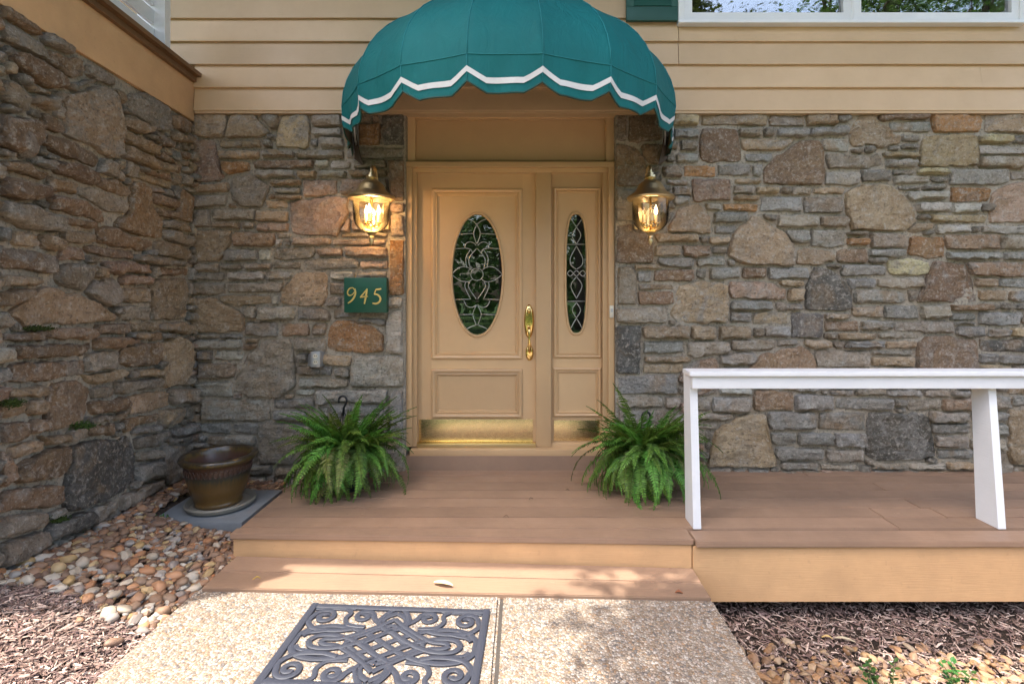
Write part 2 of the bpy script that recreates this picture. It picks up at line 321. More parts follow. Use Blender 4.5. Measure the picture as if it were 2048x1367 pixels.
walk=empty('walkway',(-.32,1.0,0)); tag(walk,kind='structure')
XJ=-.097
def slab(x0,x1):
    m=MB(); y0=-6.0; n=8
    yb=lambda x:2.493-.012*(x+1.5)/2.4
    bm=bmesh.new(); vs=[bm.verts.new((x,y,z)) for x,y,z in ((x0,y0,zwalk(x0)),(x1,y0,zwalk(x1)),(x1,yb(x1),zwalk(x1)),(x0,yb(x0),zwalk(x0)),
        (x0,y0,-.3),(x1,y0,-.3),(x1,yb(x1),-.3),(x0,yb(x0),-.3))]
    for f in ((0,1,2,3),(7,6,5,4),(0,4,5,1),(1,5,6,2),(2,6,7,3),(3,7,4,0)): bm.faces.new([vs[i] for i in f])
    bmesh.ops.bevel(bm,geom=[e for e in bm.edges if all(v.co.z>-.2 for v in e.verts)],offset=.012,segments=2,affect='EDGES')
    return m.addbm(bm).build('slab',M['agg'],walk,'auto')
slab(-1.54,XJ-.008); slab(XJ+.008,.892)
MB().box((XJ-.012,-6,-.28),(XJ+.012,2.48,-.012)).build('joint',M['joint'],walk)

tag(MB().box((-9,-7,-.4),(7,.25,-.045)).build('bounce_slab',M['agg'],None),kind='structure')  # unseen paving added behind the camera to bounce warm light onto the front
room=MB(); room.v=[(x,y,z) for z in (-.2,5.39) for y in (4.25,8) for x in (-3,5)]
room.f=[(0,1,3,2),(4,6,7,5),(2,3,7,6),(0,2,6,4),(1,5,7,3)]
tag(room.build('interior_wall',M['dark'],None,False,False),kind='structure')

# ------------------------------------------------------------------ stone walls
PAL=dict(G=(.268,.262,.240),L=(.42,.395,.345),g=(.31,.272,.218),D=(.12,.115,.105),T=(.37,.285,.19),B=(.26,.18,.118),O=(.37,.205,.095),Y=(.44,.35,.215),P=(.37,.265,.20))
# traced from the photograph: crop origin, then "colour x0 y0 x1 y1" boxes or "colour x y x y ..." outlines, four units to a pixel
RIGHT={(1220,220):"""B 60 265 130 270 200 300 290 400 300 600 60 600;B 60 910 200 905 330 1000 340 1220 70 1220;B 740 150 1010 150 1055 390 960 410 820 420 720 380 705 300 750 240;
T 1050 230 1460 235 1440 270 1380 320 1060 318;B 1580 230 1680 260 1705 340 1700 600 1480 590 1240 590 1225 490 1300 400 1440 300;T 620 750 740 760 800 870 820 990 700 990 485 980 480 930 520 850;
T 1160 835 1260 890 1370 970 1470 1080 1475 1245 1340 1240 1040 1215 935 1150 960 1080 1000 960;T 1490 1100 1650 1100 1800 1160 1790 1215 1500 1235;g 80 1250 180 1255 220 1400 215 1555 80 1555;
g 40 45 140 250;B 150 50 420 250;B 270 270 440 430;g 50 630 210 885;Y 500 45 715 120;G 500 150 705 218;G 470 255 545 305;g 555 245 700 320;G 525 340 715 412;T 735 45 1260 125;g 1270 45 1550 130;T 1580 40 1810 125;
g 1025 140 1220 205;G 1230 140 1315 200;G 1335 145 1580 212;G 1590 145 1905 205;G 1090 345 1290 408;L 1710 225 1920 325;G 410 440 580 532;O 590 440 845 530;G 858 430 1125 520;G 1135 430 1215 540;L 460 555 630 600;P 660 550 975 718;
G 500 610 655 685;T 990 550 1210 590;g 985 600 1165 670;T 985 680 1190 722;T 1175 610 1350 665;T 1360 625 1445 670;g 1450 620 1620 675;T 1630 620 1860 670;G 1200 685 1540 815;G 1555 695 1860 825;g 765 740 890 805;O 905 740 1180 808;
G 835 815 1110 900;L 1235 835 1330 885;g 1335 840 1660 940;g 1690 845 1890 940;G 835 925 1020 990;T 380 995 705 1060;T 795 1015 965 1072;T 360 1075 568 1165;B 582 1080 800 1175;g 815 1085 935 1150;G 395 1185 655 1245;G 710 1165 930 1250;
G 1420 960 1595 1060;G 1610 960 1885 1088;T 190 1240 415 1275;G 210 1285 335 1385;B 340 1285 680 1365;g 690 1265 770 1340;G 790 1260 1050 1350;B 1060 1265 1255 1350;G 1265 1260 1590 1345;G 500 690 640 740;G 400 815 490 890;g 350 490 430 560;G 410 600 490 650""",
(1536,220):"""T 690 45 840 45 880 100 960 150 1070 260 900 300 820 275 690 300 655 250 665 130;O 1310 45 1710 45 1700 175 1330 175;Y 1245 200 1630 190 1680 440 1560 455 1400 445 1220 440 1225 330;g 480 360 890 350 930 440 800 465 490 465;
T 760 600 900 580 990 600 1090 680 1150 780 1200 890 1100 965 900 955 650 955 670 890 620 790 620 680;T 1110 960 1200 900 1320 905 1310 945 1180 980;P 1920 590 2060 570 2080 900 1780 895 1790 840 1860 790 1800 690;O 1150 1010 1390 1010 1425 1110 1420 1170 1280 1178 1130 1150 1130 1080;
Y 950 1215 1190 1185 1300 1260 1270 1315 1000 1310;B 890 45 1290 75;G 990 85 1300 178;T 1740 45 2080 180;g 1085 205 1225 260;L 1065 278 1210 315;Y 1690 198 1950 255;Y 1960 210 2080 262;L 1690 285 2080 352;g 1690 370 2040 462;Y 930 338 1205 375;L 940 400 1190 458;
g 455 495 740 590;G 748 475 980 568;L 1000 478 1160 512;L 1015 525 1295 585;Y 1215 478 1455 515;L 1315 530 1450 572;G 1460 470 1930 588;G 1945 500 2080 552;L 1045 608 1225 635;L 1230 605 1415 632;L 1125 650 1440 715;O 1470 620 1765 732;L 1215 735 1465 815;L 1480 740 1700 820;G 1705 750 1805 812;
Y 1300 835 1760 898;L 1340 915 1620 978;G 1630 920 1700 975;L 1705 925 2080 990;T 635 970 800 1005;O 630 1020 805 1075;g 820 985 1120 1098;B 1435 995 1860 1108;g 1870 1010 2080 1110;B 565 1105 800 1220;G 810 1110 1090 1170;G 805 1180 940 1220;G 1435 1130 1870 1195;G 1900 1140 2080 1200;G 600 1240 935 1320;B 1600 1215 2080 1320""",
(1220,540):"""T 690 85 920 110 945 200 945 400 880 425 720 430 540 410 495 370 530 230 540 130;P 950 90 1200 85 1410 150 1415 225 1200 235 960 215;D 1620 0 1760 -10 1900 130 1935 260 1870 330 1700 325 1560 320 1580 160;B 600 790 840 685 870 790 860 985 690 1000 550 880;B 1120 770 1280 640 1330 680 1400 620 1560 615 1650 790 1640 860 1120 860;
T 230 115 520 155;B 230 170 515 262;g 60 300 460 425;T 1365 80 1530 125;T 1425 150 1535 250;G 955 250 1310 308;G 1330 265 1535 310;G 960 340 1135 418;T 1140 340 1430 430;D 1455 350 1705 545;D 75 450 245 830;T 250 440 640 550;T 645 450 850 550;T 870 450 1130 545;g 1145 455 1235 525;G 1240 450 1450 535;
G 275 565 595 672;g 610 575 960 680;g 970 560 1300 648;g 1350 560 1500 605;T 1560 560 1745 610;T 270 690 630 730;T 260 745 590 815;g 875 660 1160 760;G 80 845 540 990;g 80 1010 420 1100;g 450 1010 545 1110;g 690 1030 800 1120;L 880 950 1135 995;B 1145 965 1470 1120;G 815 1010 1130 1130;G 1480 1005 1790 1125;g 710 1145 975 1190;g 700 1210 850 1255;T 1710 350 1925 385;G 1700 850 2000 930;g 880 850 1100 930;g 90 1120 520 1230;G 90 1250 300 1360;g 320 1250 540 1360""",
(1536,540):"""B 1320 -70 1460 -70 1610 0 1650 110 1675 255 1500 262 1200 250 1250 120;G 690 190 760 155 900 150 1110 210 1100 260 690 262;B 1190 590 1320 530 1660 560 1685 620 1680 860 1185 860;T 1930 1110 2080 1110 2080 1560 1960 1560 1920 1400;
G 640 65 860 140;g 870 65 1240 138;g 1130 160 1195 250;T 665 290 920 378;G 930 285 1210 388;g 1220 280 1455 382;B 445 405 735 485;G 745 405 1000 478;g 1010 410 1480 490;g 1490 410 1665 440;B 1465 275 1790 318;G 1450 340 1670 398;T 1655 65 1835 135;G 1835 75 2080 138;T 1690 160 1925 235;G 1930 180 2080 245;Y 1865 272 1970 308;B 1980 275 2080 310;
G 1690 335 2020 445;G 1520 445 1745 518;G 1765 465 1930 535;Y 1940 460 2080 525;G 445 500 555 552;T 560 500 880 555;g 890 500 1220 550;T 535 565 620 615;G 625 570 930 625;T 945 570 1185 625;g 820 650 1160 690;g 395 645 815 775;T 820 695 1160 765;D 1710 560 2080 655;G 1705 670 1845 745;G 1850 675 2080 745;T 1700 760 1950 785;
G 500 955 690 1000;g 700 960 940 1000;G 950 955 1230 1010;g 1260 955 1440 1015;G 1480 955 1620 1000;G 540 1020 1010 1115;G 1020 1030 1105 1095;g 1115 1030 1390 1100;B 1400 1040 1700 1120;G 1795 1010 1945 1110;G 1955 1000 2080 1095;g 1310 1130 1600 1200;G 1310 1230 1620 1305;G 1640 1140 1895 1205;G 1640 1240 1925 1320;G 1340 1340 1600 1420;g 1620 1350 1900 1440;G 1360 1440 1640 1500;g 1660 1460 1900 1530""",
(1380,760):"""T 470 255 600 280 640 490 700 660 640 700 130 690 200 520 190 430 330 340;D 1430 270 1640 260 1870 290 1910 440 1960 600 1800 640 1500 655 1410 600 1425 450;
G 635 260 1010 395;G 1035 260 1390 405;G 640 425 855 515;G 865 425 1145 520;G 1155 425 1420 535;G 680 545 1070 630;g 1085 550 1385 660;g 720 670 1020 712;g 1040 675 1350 712;g 1450 670 1750 712;g 1770 665 2047 712"""}
LEFT={(370,220):"""T 70 60 325 60 330 150 300 210 70 205;T 370 60 560 60 690 190 560 215 345 225;Y 760 55 980 60 1005 200 970 310 850 300 715 290;P 60 235 250 250 250 380 300 540 200 580 80 580;g 390 560 520 500 620 580 660 640 620 780 500 785 370 720;
P 840 730 1150 690 1310 700 1300 850 1210 1010 1000 1000 850 990 840 850;T 70 965 380 960 370 1030 270 1205 60 1200;g 600 55 750 55 740 170 690 150;g 1015 60 1250 135;L 1010 145 1245 205;D 1570 60 1760 270;O 1290 110 1560 270;
T 275 240 610 302;g 620 245 700 285;G 1005 230 1065 275;L 1070 232 1270 300;T 250 325 600 390;T 610 325 880 380;g 890 320 1270 390;O 300 415 520 485;B 545 400 1030 470;L 1045 405 1150 450;L 1155 405 1320 465;g 1340 400 1625 465;g 1290 310 1760 385;L 560 480 880 530;T 910 490 1050 540;L 1060 485 1290 530;g 1320 480 1620 530;B 1630 400 1750 720;
T 700 555 930 605;G 715 620 930 670;P 940 560 1225 690;P 1240 550 1440 675;g 1450 550 1620 680;T 85 595 345 655;g 80 680 330 770;T 640 720 810 780;g 215 790 560 880;T 565 800 825 890;T 210 890 445 940;g 450 895 555 940;P 565 905 830 965;T 1330 700 1440 790;P 1250 860 1320 975;B 1330 805 1500 960;T 1510 720 1620 960;T 1255 985 1620 1018;P 1640 740 1740 820;P 1640 835 1735 1015;
B 395 975 715 1095;L 700 1035 780 1085;P 850 1020 1160 1080;P 1165 1030 1600 1080;G 315 1115 575 1205;L 585 1115 690 1205;g 695 1090 1020 1200;P 1080 1105 1265 1165;P 1280 1095 1605 1175;O 1640 1030 1730 1480;L 480 1225 685 1270;g 690 1215 935 1270;g 950 1185 1370 1270;P 1415 1200 1610 1270;g 70 1235 275 1290;g 280 1240 440 1280;g 90 800 200 920""",
(370,540):"""T 910 15 1130 20 1140 180 1100 280 900 285 760 260 770 190 850 90;T 60 240 200 225 340 280 480 400 470 470 430 505 200 505 50 490;O 1190 420 1480 430 1570 520 1560 640 1450 660 1180 655 1130 570;g 600 590 720 555 855 560 870 780 880 930 740 1025 560 1010 390 970 385 880 430 760;L 1340 685 1710 690 1740 760 1735 935 1335 940;g 600 1230 900 1225 1050 1300 1050 1560 590 1560;
g 85 25 315 80;L 345 15 635 75;L 660 10 845 68;g 50 105 315 190;g 345 95 760 175;L 1150 10 1360 80;g 1370 10 1605 60;G 1150 105 1600 185;G 1120 215 1250 285;T 1260 215 1600 290;L 1610 215 1725 290;T 290 200 690 270;g 490 295 560 390;L 600 285 880 400;G 900 315 1150 405;G 1170 310 1410 362;g 1420 310 1600 370;G 1400 390 1605 432;G 475 410 740 525;P 765 420 1000 525;B 1005 430 1120 520;
L 1625 335 1725 655;L 80 560 455 625;B 460 585 580 630;G 110 645 215 710;L 225 645 450 720;g 875 550 1120 645;G 885 665 990 740;L 1000 660 1080 750;T 1090 680 1335 752;g 110 740 420 860;G 880 765 1180 850;G 1185 785 1320 860;L 95 900 370 1015;L 920 870 1295 940;L 870 955 1035 990;L 145 1040 680 1205;G 700 1035 1030 1100;L 1045 960 1610 1060;G 705 1135 980 1200;g 990 1115 1140 1210;G 1160 1080 1330 1180;G 1340 1090 1620 1180;G 1650 970 1725 1360;
G 105 1225 350 1300;G 390 1235 580 1310;L 185 1320 555 1400;G 60 1420 380 1500;g 390 1420 570 1530;g 1080 1200 1350 1300;G 1370 1200 1620 1290;g 1080 1320 1600 1420;g 1080 1440 1400 1540;g 1420 1440 1720 1560;g 60 1520 370 1620;G 390 1560 700 1640;g 720 1580 1100 1650"""}
WING={(0,0):"""g 0 170 90 180 200 260 290 330 370 480 250 440 130 380 30 330 0 300;B 110 400 250 450 380 540 540 640 480 700 400 720 200 600 100 500;B 380 420 480 430 640 480 660 560 650 640 560 600 400 520;g 680 540 780 570 900 650 900 690 760 640 700 610;T 520 770 700 720 840 680 900 740 920 850 930 950 960 1100 970 1260 860 1230 740 1170 530 1080 560 960 530 880;B 900 720 980 760 980 830 930 850;
g 1060 770 1200 760 1340 880 1370 970 1350 1050 1250 1040 1100 930 990 850;B 1370 930 1460 960 1520 1000 1520 1070 1400 1010;T 950 910 1100 960 1200 1030 1150 1070 970 1000;B 340 920 440 930 490 1000 490 1070 340 1010;T 985 1060 1180 1120 1250 1190 1240 1250 1010 1140;B 1210 1060 1360 1120 1390 1180 1260 1160;T 1370 1060 1520 1100 1510 1150 1380 1120;B 0 900 100 950 300 970 300 1080 200 1270 100 1200 0 1150;B 340 1060 520 1100 740 1200 800 1290 760 1320 480 1250 330 1150;T 985 1165 1280 1290 1260 1370 990 1260;T 200 680 270 670 380 720 380 790 270 750;
B 0 20 120 90 330 240 300 300 150 210 0 130;g 400 760 430 800 430 880 250 800 260 760;B 0 360 60 390 70 440 0 430;g 0 620 60 640 180 760 210 870 150 890 0 800;B 670 650 730 640 640 700 590 690""",
(0,320):"""B 0 0 100 10 370 100 360 160 200 110 0 60;B 430 20 600 20 760 130 760 190 600 150 430 90;O 390 150 520 150 610 180 610 270 390 230;B 0 140 200 180 340 200 350 290 200 310 0 280;B 790 140 900 150 1030 230 1020 285 880 250 800 200;g 630 220 780 250 1000 340 1010 420 850 380 660 300;B 400 290 600 300 820 420 820 490 600 450 400 370;g 0 340 250 370 470 450 470 570 200 540 0 430;O 1060 180 1200 200 1210 380 1290 470 1290 610 1210 620 940 560 960 490 1050 420;T 1120 100 1360 190 1370 240 1200 180 1100 130;B 1220 270 1390 320 1400 380 1240 340;
B 1260 390 1400 420 1400 470 1270 440;g 1300 470 1400 490 1400 540 1300 520;g 1310 570 1530 600 1530 700 1320 620;O 1430 230 1530 280 1530 510 1420 470;T 90 570 280 590 310 690 90 650;T 320 600 460 640 480 730 330 700;T 500 540 760 590 760 650 520 630;B 780 540 900 560 1210 650 1200 710 920 700 780 640;T 1260 640 1510 720 1500 800 1240 740;B 0 690 150 720 430 760 430 880 100 870 0 860;T 0 930 270 940 320 990 0 1000;g 480 860 640 820 740 840 720 960 660 1040 580 1040 480 960;
T 90 1220 330 1030 480 1060 620 1080 740 1120 900 1260 860 1290 200 1310;g 760 960 900 950 950 1050 880 1180 800 1150 690 1060;P 830 815 1180 830 1180 900 830 885;P 980 935 1180 990;T 975 1020 1190 1140;g 945 1170 1190 1270;T 1220 950 1480 940 1490 1150 1480 1270 1220 1275;B 690 690 1060 730 1060 780 700 750;g 1080 770 1500 830 1490 850 1090 810;B 1250 870 1510 860 1510 920 1250 930;B 0 1050 250 1040 120 1150 0 1170;g 0 530 70 560 75 640 0 640""",
(0,640):"""B 20 110 350 170;B 390 70 740 135;B 760 40 1020 100;T 1040 35 1265 90;T 1290 25 1510 95;B 70 200 730 290;B 750 150 1080 230;B 80 360 680 310 660 430 200 500 80 490;g 690 250 930 240 920 370 760 430 690 430;O 980 210 1260 180 1250 340 1100 370 960 340;T 1290 180 1400 130 1510 190 1520 300 1480 430 1450 520 1290 515;T 640 420 1000 400 1020 460 720 510;T 1080 400 1260 450;B 420 510 600 480 700 540 710 660 630 830 440 890 350 880 380 700 430 580;
T 40 540 380 610;T 220 630 350 750;T 0 660 200 650 200 740 0 790;g 735 545 910 625;g 930 490 1270 460 1260 530 940 570;B 700 650 1000 630 1000 720 720 760;T 1030 620 1180 580 1340 600 1350 670 1180 730 1030 740;g 1360 560 1530 540 1520 640 1380 670;O 980 800 1260 760 1250 800 980 880;T 1290 730 1470 700 1440 810 1300 860;g 1480 700 1560 790;G 1080 860 1280 910;G 1380 870 1550 830 1550 900 1390 940;g 1090 930 1350 890 1350 970 1100 1040;B 680 850 850 830 850 890 680 920;B 0 830 220 820 200 940 0 980;T 70 1020 340 960 330 1040 100 1110;
L 1300 1010 1480 990 1450 1280 1330 1330 1300 1200;g 1090 1050 1280 1120;G 1090 1160 1280 1120 1280 1230 1090 1290;T 300 940 540 900 520 960 390 990""",
(0,860):"""B 140 400 200 250 400 150 560 130 530 300 480 350 200 430;D 580 120 1030 60 1080 200 1090 350 1000 480 720 600 520 640 540 400;B 0 160 70 200 100 380 0 480;B 0 500 250 440 480 470 460 600 250 640 0 660;g 0 680 340 640 380 760 0 900;L 720 640 950 550 960 680 760 760;g 970 520 1270 400 1270 470 970 650;D 380 770 720 640 740 760 350 900;g 0 900 340 800 350 920 100 1060 0 1110"""}
class WallFrame:
    def __init__(s,org,u,n): s.o=Vector(org); s.u=Vector(u); s.n=Vector(n)
    def from_px(s,px,py,proud=.02):
        d=Vector(((px-CX)/FPX,1,(CY-py)/FPX)); o=Vector((0,0,EYE)); p0=s.o+s.n*proud
        t=(p0-o).dot(s.n)/d.dot(s.n); p=o+d*t; return (p-p0).dot(s.u),p.z
    def pt(s,u,z,d): 
        p=s.o+s.u*u+s.n*d; return Vector((p.x,p.y,z))
def build_wall(name,label,fr,u0,u1,z0,z1,trace,seed,zmort=None,relief=1.0):
    rnd=random.Random(seed); C=.01
    nu,nz=int((u1-u0)/C),int((z1-z0)/C)
    lab=np.zeros((nz,nu),int); cols=[None]; uu=(np.arange(nu)+.5)*C+u0; zz=(np.arange(nz)+.5)*C+z0; UU,ZZ=np.meshgrid(uu,zz)
    def inside(poly):
        r=np.zeros(UU.shape,bool); n=len(poly)
        for i in range(n):
            (xa,ya),(xb,yb)=poly[i],poly[(i+1)%n]
            if ya==yb: continue
            c=((ya>ZZ)!=(yb>ZZ))&(UU<(xb-xa)*(ZZ-ya)/(yb-ya)+xa); r^=c
        return r
    items=[]
    for (ox,oy),txt in trace.items():
        for it in txt.replace('\n','').split(';'):
            tk=it.split()
            if len(tk)<5: continue
            q=[float(x)/4 for x in tk[1:]]
            p=[(q[0],q[1]),(q[2],q[1]),(q[2],q[3]),(q[0],q[3])] if len(q)==4 else list(zip(q[::2],q[1::2]))
            items.append((tk[0],[fr.from_px(a+ox,b+oy) for a,b in p],len(q)>4))
    items.sort(key=lambda t:not t[2])
    for c,p,_ in items:
        msk=inside(p)&(lab==0)
        if msk.sum()<8: continue
        cols.append(c); lab[msk]=len(cols)-1
    def margin(l):                            # mortar joint wherever two stones touch
        b=np.zeros(l.shape,bool)
        for dz,du in ((0,1),(1,0)):
            a=l[:nz-dz,:nu-du]; d=l[dz:,du:]; t=(a!=d)&(a>0)&(d>0); b[dz:,du:]|=t
        l[b]=0
    margin(lab)
    def busy(l):
        o=l>0; b=o.copy(); b[1:]|=o[:-1]; b[:-1]|=o[1:]; b[:,1:]|=o[:,:-1]; b[:,:-1]|=o[:,1:]; return b
    bz=busy(lab)
    for zi in range(nz-2,1,-1):               # fill what was not traced with small course stones
        ui=1
        while ui<nu-4:
            if bz[zi,ui]: ui+=1; continue
            wmax=rnd.randint(9,30); hmax=rnd.randint(4,8); wd=0
            while ui+wd<nu-1 and wd<wmax and not bz[zi,ui+wd]: wd+=1
            h=1
            while h<hmax and zi-h>0 and not bz[zi-h,ui:ui+wd].any(): h+=1
            if wd>=5 and h>=3:
                cols.append(rnd.choice('GGgggTTBLP')); lab[zi-h+1:zi+1,ui:ui+wd]=len(cols)-1
                bz[max(0,zi-h):zi+2,max(0,ui-1):ui+wd+1]=True; ui+=wd+1
            else: ui+=max(1,wd)
    for _ in range(2):
        new=lab.copy()
        for dz,du in ((0,1),(0,-1),(1,0),(-1,0)):
            sh_=np.zeros_like(lab); sh_[max(0,dz):nz+min(0,dz),max(0,du):nu+min(0,du)]=lab[max(0,-dz):nz+min(0,-dz),max(0,-du):nu+min(0,-du)]
            m_=(new==0)&(sh_>0); new[m_]=sh_[m_]
        mx=np.zeros_like(lab); mn=np.full_like(lab,10**6); pad=np.pad(lab,2)
        for a_ in range(5):
            for b_ in range(5):
                w_=pad[a_:a_+nz,b_:b_+nu]; mx=np.maximum(mx,w_); mn=np.minimum(mn,np.where(w_>0,w_,10**6))
        ok_=(lab==0)&(mx>0)&(mx==mn); lab[ok_]=new[ok_]
    root=empty(name,fr.pt((u0+u1)/2,z0,0),label,'wall')
    m=MB(); du=.05; gu=max(2,int((u1-u0)/du)); zb=z0 if zmort is None else zmort; gz=max(2,int((z1-zb)/du))
    for j in range(gz+1):
        for i in range(gu+1):
            u=u0+(u1-u0)*i/gu; z=zb+(z1-zb)*j/gz
            m.v.append(fr.pt(u,z,.010*n3((u*4,z*7,seed))+.003))
    m.f=[(j*(gu+1)+i,j*(gu+1)+i+1,(j+1)*(gu+1)+i+1,(j+1)*(gu+1)+i) for j in range(gz) for i in range(gu)]
    a,b=fr.pt(u0,zb,-.012),fr.pt(u1,zb,-.012); c,d=fr.pt(u1,zb,-.30),fr.pt(u0,zb,-.30)
    m.prism([a,b,c,d],(0,0,z1-zb))
    m.build('mortar',M['mortar'],root)
    cnt=[]
    for k in range(1,len(cols)):
        r,c=np.nonzero(lab==k)
        if len(r)<10: continue
        cnt.append((len(r),k,r,c))
    cnt.sort(key=lambda t:-t[0]); extra=MB()
    for rank,(ar,k,r,c) in enumerate(cnt):
        c0,c1=c.min(),c.max(); wcell=c1-c0+1
        top=np.full(wcell,-1); bot=np.full(wcell,10**6)
        np.maximum.at(top,c-c0,r); np.minimum.at(bot,c-c0,r)
        ok=top>=0; idx=np.arange(wcell); top=np.interp(idx,idx[ok],top[ok]+1.0); bot=np.interp(idx,idx[ok],bot[ok])
        if wcell>6:
            kern=np.array([1,2,1])/4; top[1:-1]=np.convolve(top,kern,'valid'); bot[1:-1]=np.convolve(bot,kern,'valid')
        hh=(top-bot).max()*C; ww=wcell*C
        N=int(np.clip(ww/.022,5,26)); R=int(np.clip(hh/.022,4,22))
        us=[0,.35/N*1.0]+[ (i)/(N) for i in range(1,N)]+[1-.35/N,1]; ts=[0,.35/R]+[i/R for i in range(1,R)]+[1-.35/R,1]
        big=ar>330; prd=(rnd.uniform(.022,.060) if not big else rnd.uniform(.024,.042))*relief; tx,tz=rnd.uniform(-.10,.10),rnd.uniform(-.30,.22)
        uc=u0+(c0+wcell/2)*C; zc=z0+(top+bot).mean()/2*C; sd=rnd.uniform(0,99); cc=rnd.uniform(.5,.9)
        vs=[]; nU,nT=len(us),len(ts)
        for i,s_ in enumerate(us):
            x=s_*(wcell-1); tp=np.interp(x,idx,top)*C+z0; bt=np.interp(x,idx,bot)*C+z0
            e=min(s_,1-s_)*ww; rc=min(.5*(tp-bt),.010+.008*cc)
            if e<rc: q=(1-math.sqrt(max(0,1-(1-e/rc)**2)))*rc*.75; tp-=q; bt+=q
            for j,t_ in enumerate(ts):
                u=u0+(c0+.15+s_*(wcell-.3))*C; z=bt+(tp-bt)*t_
                p=(u*1.0+sd,z,sd)
                u+=.008*n3(p,28)+.005*n3(p,60); z+=.008*n3((p[0]+9,p[1],p[2]),26)+.004*n3((p[0]+9,p[1],p[2]),65)
                edge=(i in (0,nU-1)) or (j in (0,nT-1)); ring=(i in (1,nU-2)) or (j in (1,nT-2))
                d=prd+tx*(u-uc)+tz*(z-zc)*(1 if not big else .3)
                d+=.010*n3(p,9)+.013*(abs(n3((p[0],p[1]*2.4,p[2]),15))-.25)+.010*round(2.2*n3((p[0]*.7,p[1]*2.6,p[2]),12))/2.2+.006*n3((p[0],p[1]*2,p[2]),44)
                if big: d+=.014*n3(p,4.5)+.010*(.3-abs(n3(p,7)))
                if not big: d-=.004*abs(2*t_-1)**3
                if edge: d=-.008
                elif ring: d=d*rnd.uniform(.72,.95)
                vs.append(fr.pt(u,z,d))
        fs=[(i*nT+j,(i+1)*nT+j,(i+1)*nT+j+1,i*nT+j+1) for i in range(nU-1) for j in range(nT-1)]
        flip=fr.u.cross(Vector((0,0,1))).dot(fr.n)<0
        if flip: fs=[f[::-1] for f in fs]
        if rank<298:
            mb=MB(); mb.v=[tuple(v) for v in vs]; mb.f=fs
            o=mb.build('stone',M['stone'],root,'auto',False)
            base=PAL[cols[k]]; j=rnd.uniform(1.0,1.6)*(.88 if relief>1.1 else 1); o.color=(*(min(.62,x*j*rnd.uniform(.98,1.02)) for x in (base if not(relief>1.1 and cols[k]=='O') else (.30,.20,.115))),1)
        else: extra.add(vs,fs)
    if extra.v:
        o=extra.build('stone_chips',M['stone'],root,True,False); o['kind']='stuff'; o.color=(.26,.24,.2,1)
    print(name,len(cnt))
    return root
ZS=2.712
fB=WallFrame((0,YW,0),(1,0,0),(0,-1,0)); fW=WallFrame(WC,WD,WN)
wallR=build_wall('stone_wall','mixed grey and tan field stone wall behind the white railing',fB,.672,3.95,.10,ZS,RIGHT,11,-.6)
wallL=build_wall('stone_wall','field stone wall with the green number plaque, left of the door',fB,-2.40,-.845,.0,ZS,LEFT,12,-.4)
wallW=build_wall('stone_wall','dark brown stone wing wall at the far left under the tan fascia',fW,0,1.92,-.05,2.67,WING,13,-.4,1.25)

# ------------------------------------------------------------------ clapboard wall
YS=3.785; EXP=.1645; ZB=1.41+(590-231)/277.0
XWIN0,XWIN1,ZWIN0,ZWIN1=at(1357,0,YS).x,at(2052,0,YS).x,at(0,47,YS).z,4.62
sid=empty('clapboard_wall',(0.5,YS,ZB),'tan painted clapboard siding above the stone wall','wall')
MB().box((-4,YS+.03,ZB+.01),(XWIN0,YS+.3,5.39)).box((XWIN0,YS+.03,ZB+.01),(XWIN1,YS+.3,ZWIN0)).box((XWIN1,YS+.03,ZB+.01),(4.2,YS+.3,5.39)).box((XWIN0,YS+.03,ZWIN1),(XWIN1,YS+.3,5.39)).build('sheathing',M['siding'],sid)
MB().box((-2.34,YS-.004,ZB),(4.2,YS+.05,ZB+.020),.003).build('drip_strip',M['siding'],sid)
def plank(x0,x1,z0,z1,jit=0):
    m=MB(); n=max(2,int((x1-x0)/.3)); vs=[]; 
    for i in range(n+1):
        x=x0+(x1-x0)*i/n; w_=.0022*n3((x*1.3,z0*9,3))
        for y,z in ((YS+.028,z1),(YS+.012,z1),(YS-.012+jit,z0+w_+.003),(YS-.0105+jit,z0+w_),(YS+.028,z0+w_)): vs.append((x,y,z))
    fs=[(i*5+k,i*5+(k+1)%5,(i+1)*5+(k+1)%5,(i+1)*5+k) for i in range(n) for k in range(5)]+[(0,1,2,3,4),(n*5+4,n*5+3,n*5+2,n*5+1,n*5)]
    m.add(vs,fs); o=m.build('plank',M['siding'],sid)
r=0; z=ZB+.018
while z<5.2:
    z1=min(z+EXP+.02,5.385)
    XLo=-2.345 if z<2.90 else -3.9
    segs=[(XLo,4.2)]
    if r==2: segs=[(XLo,at(742,0,YS).x),(at(742,0,YS).x,XWIN0-.002),(XWIN0+.001,4.2)]
    elif r==1: segs=[(-2.345,at(1962,0,YS).x),(at(1962,0,YS).x,4.2)]
    elif r==0: segs=[(-2.345,at(1300,0,YS).x),(at(1300,0,YS).x,4.2)]
    if z+.09>ZWIN0 and z<ZWIN1: segs=[(XLo,XWIN0-.003),(XWIN1+.003,4.2)]
    elif z1>ZWIN0 and z<ZWIN0: segs=[(XLo,XWIN0-.002),(XWIN0+.001,4.2)]
    for q,(a,b) in enumerate(segs):
        zt=z1
        if a>=XWIN0-.01 and z<ZWIN0<z1: zt=ZWIN0
        plank(a+.0008,b-.0008,z,zt,.0015*(q%2))
    z+=EXP; r+=1

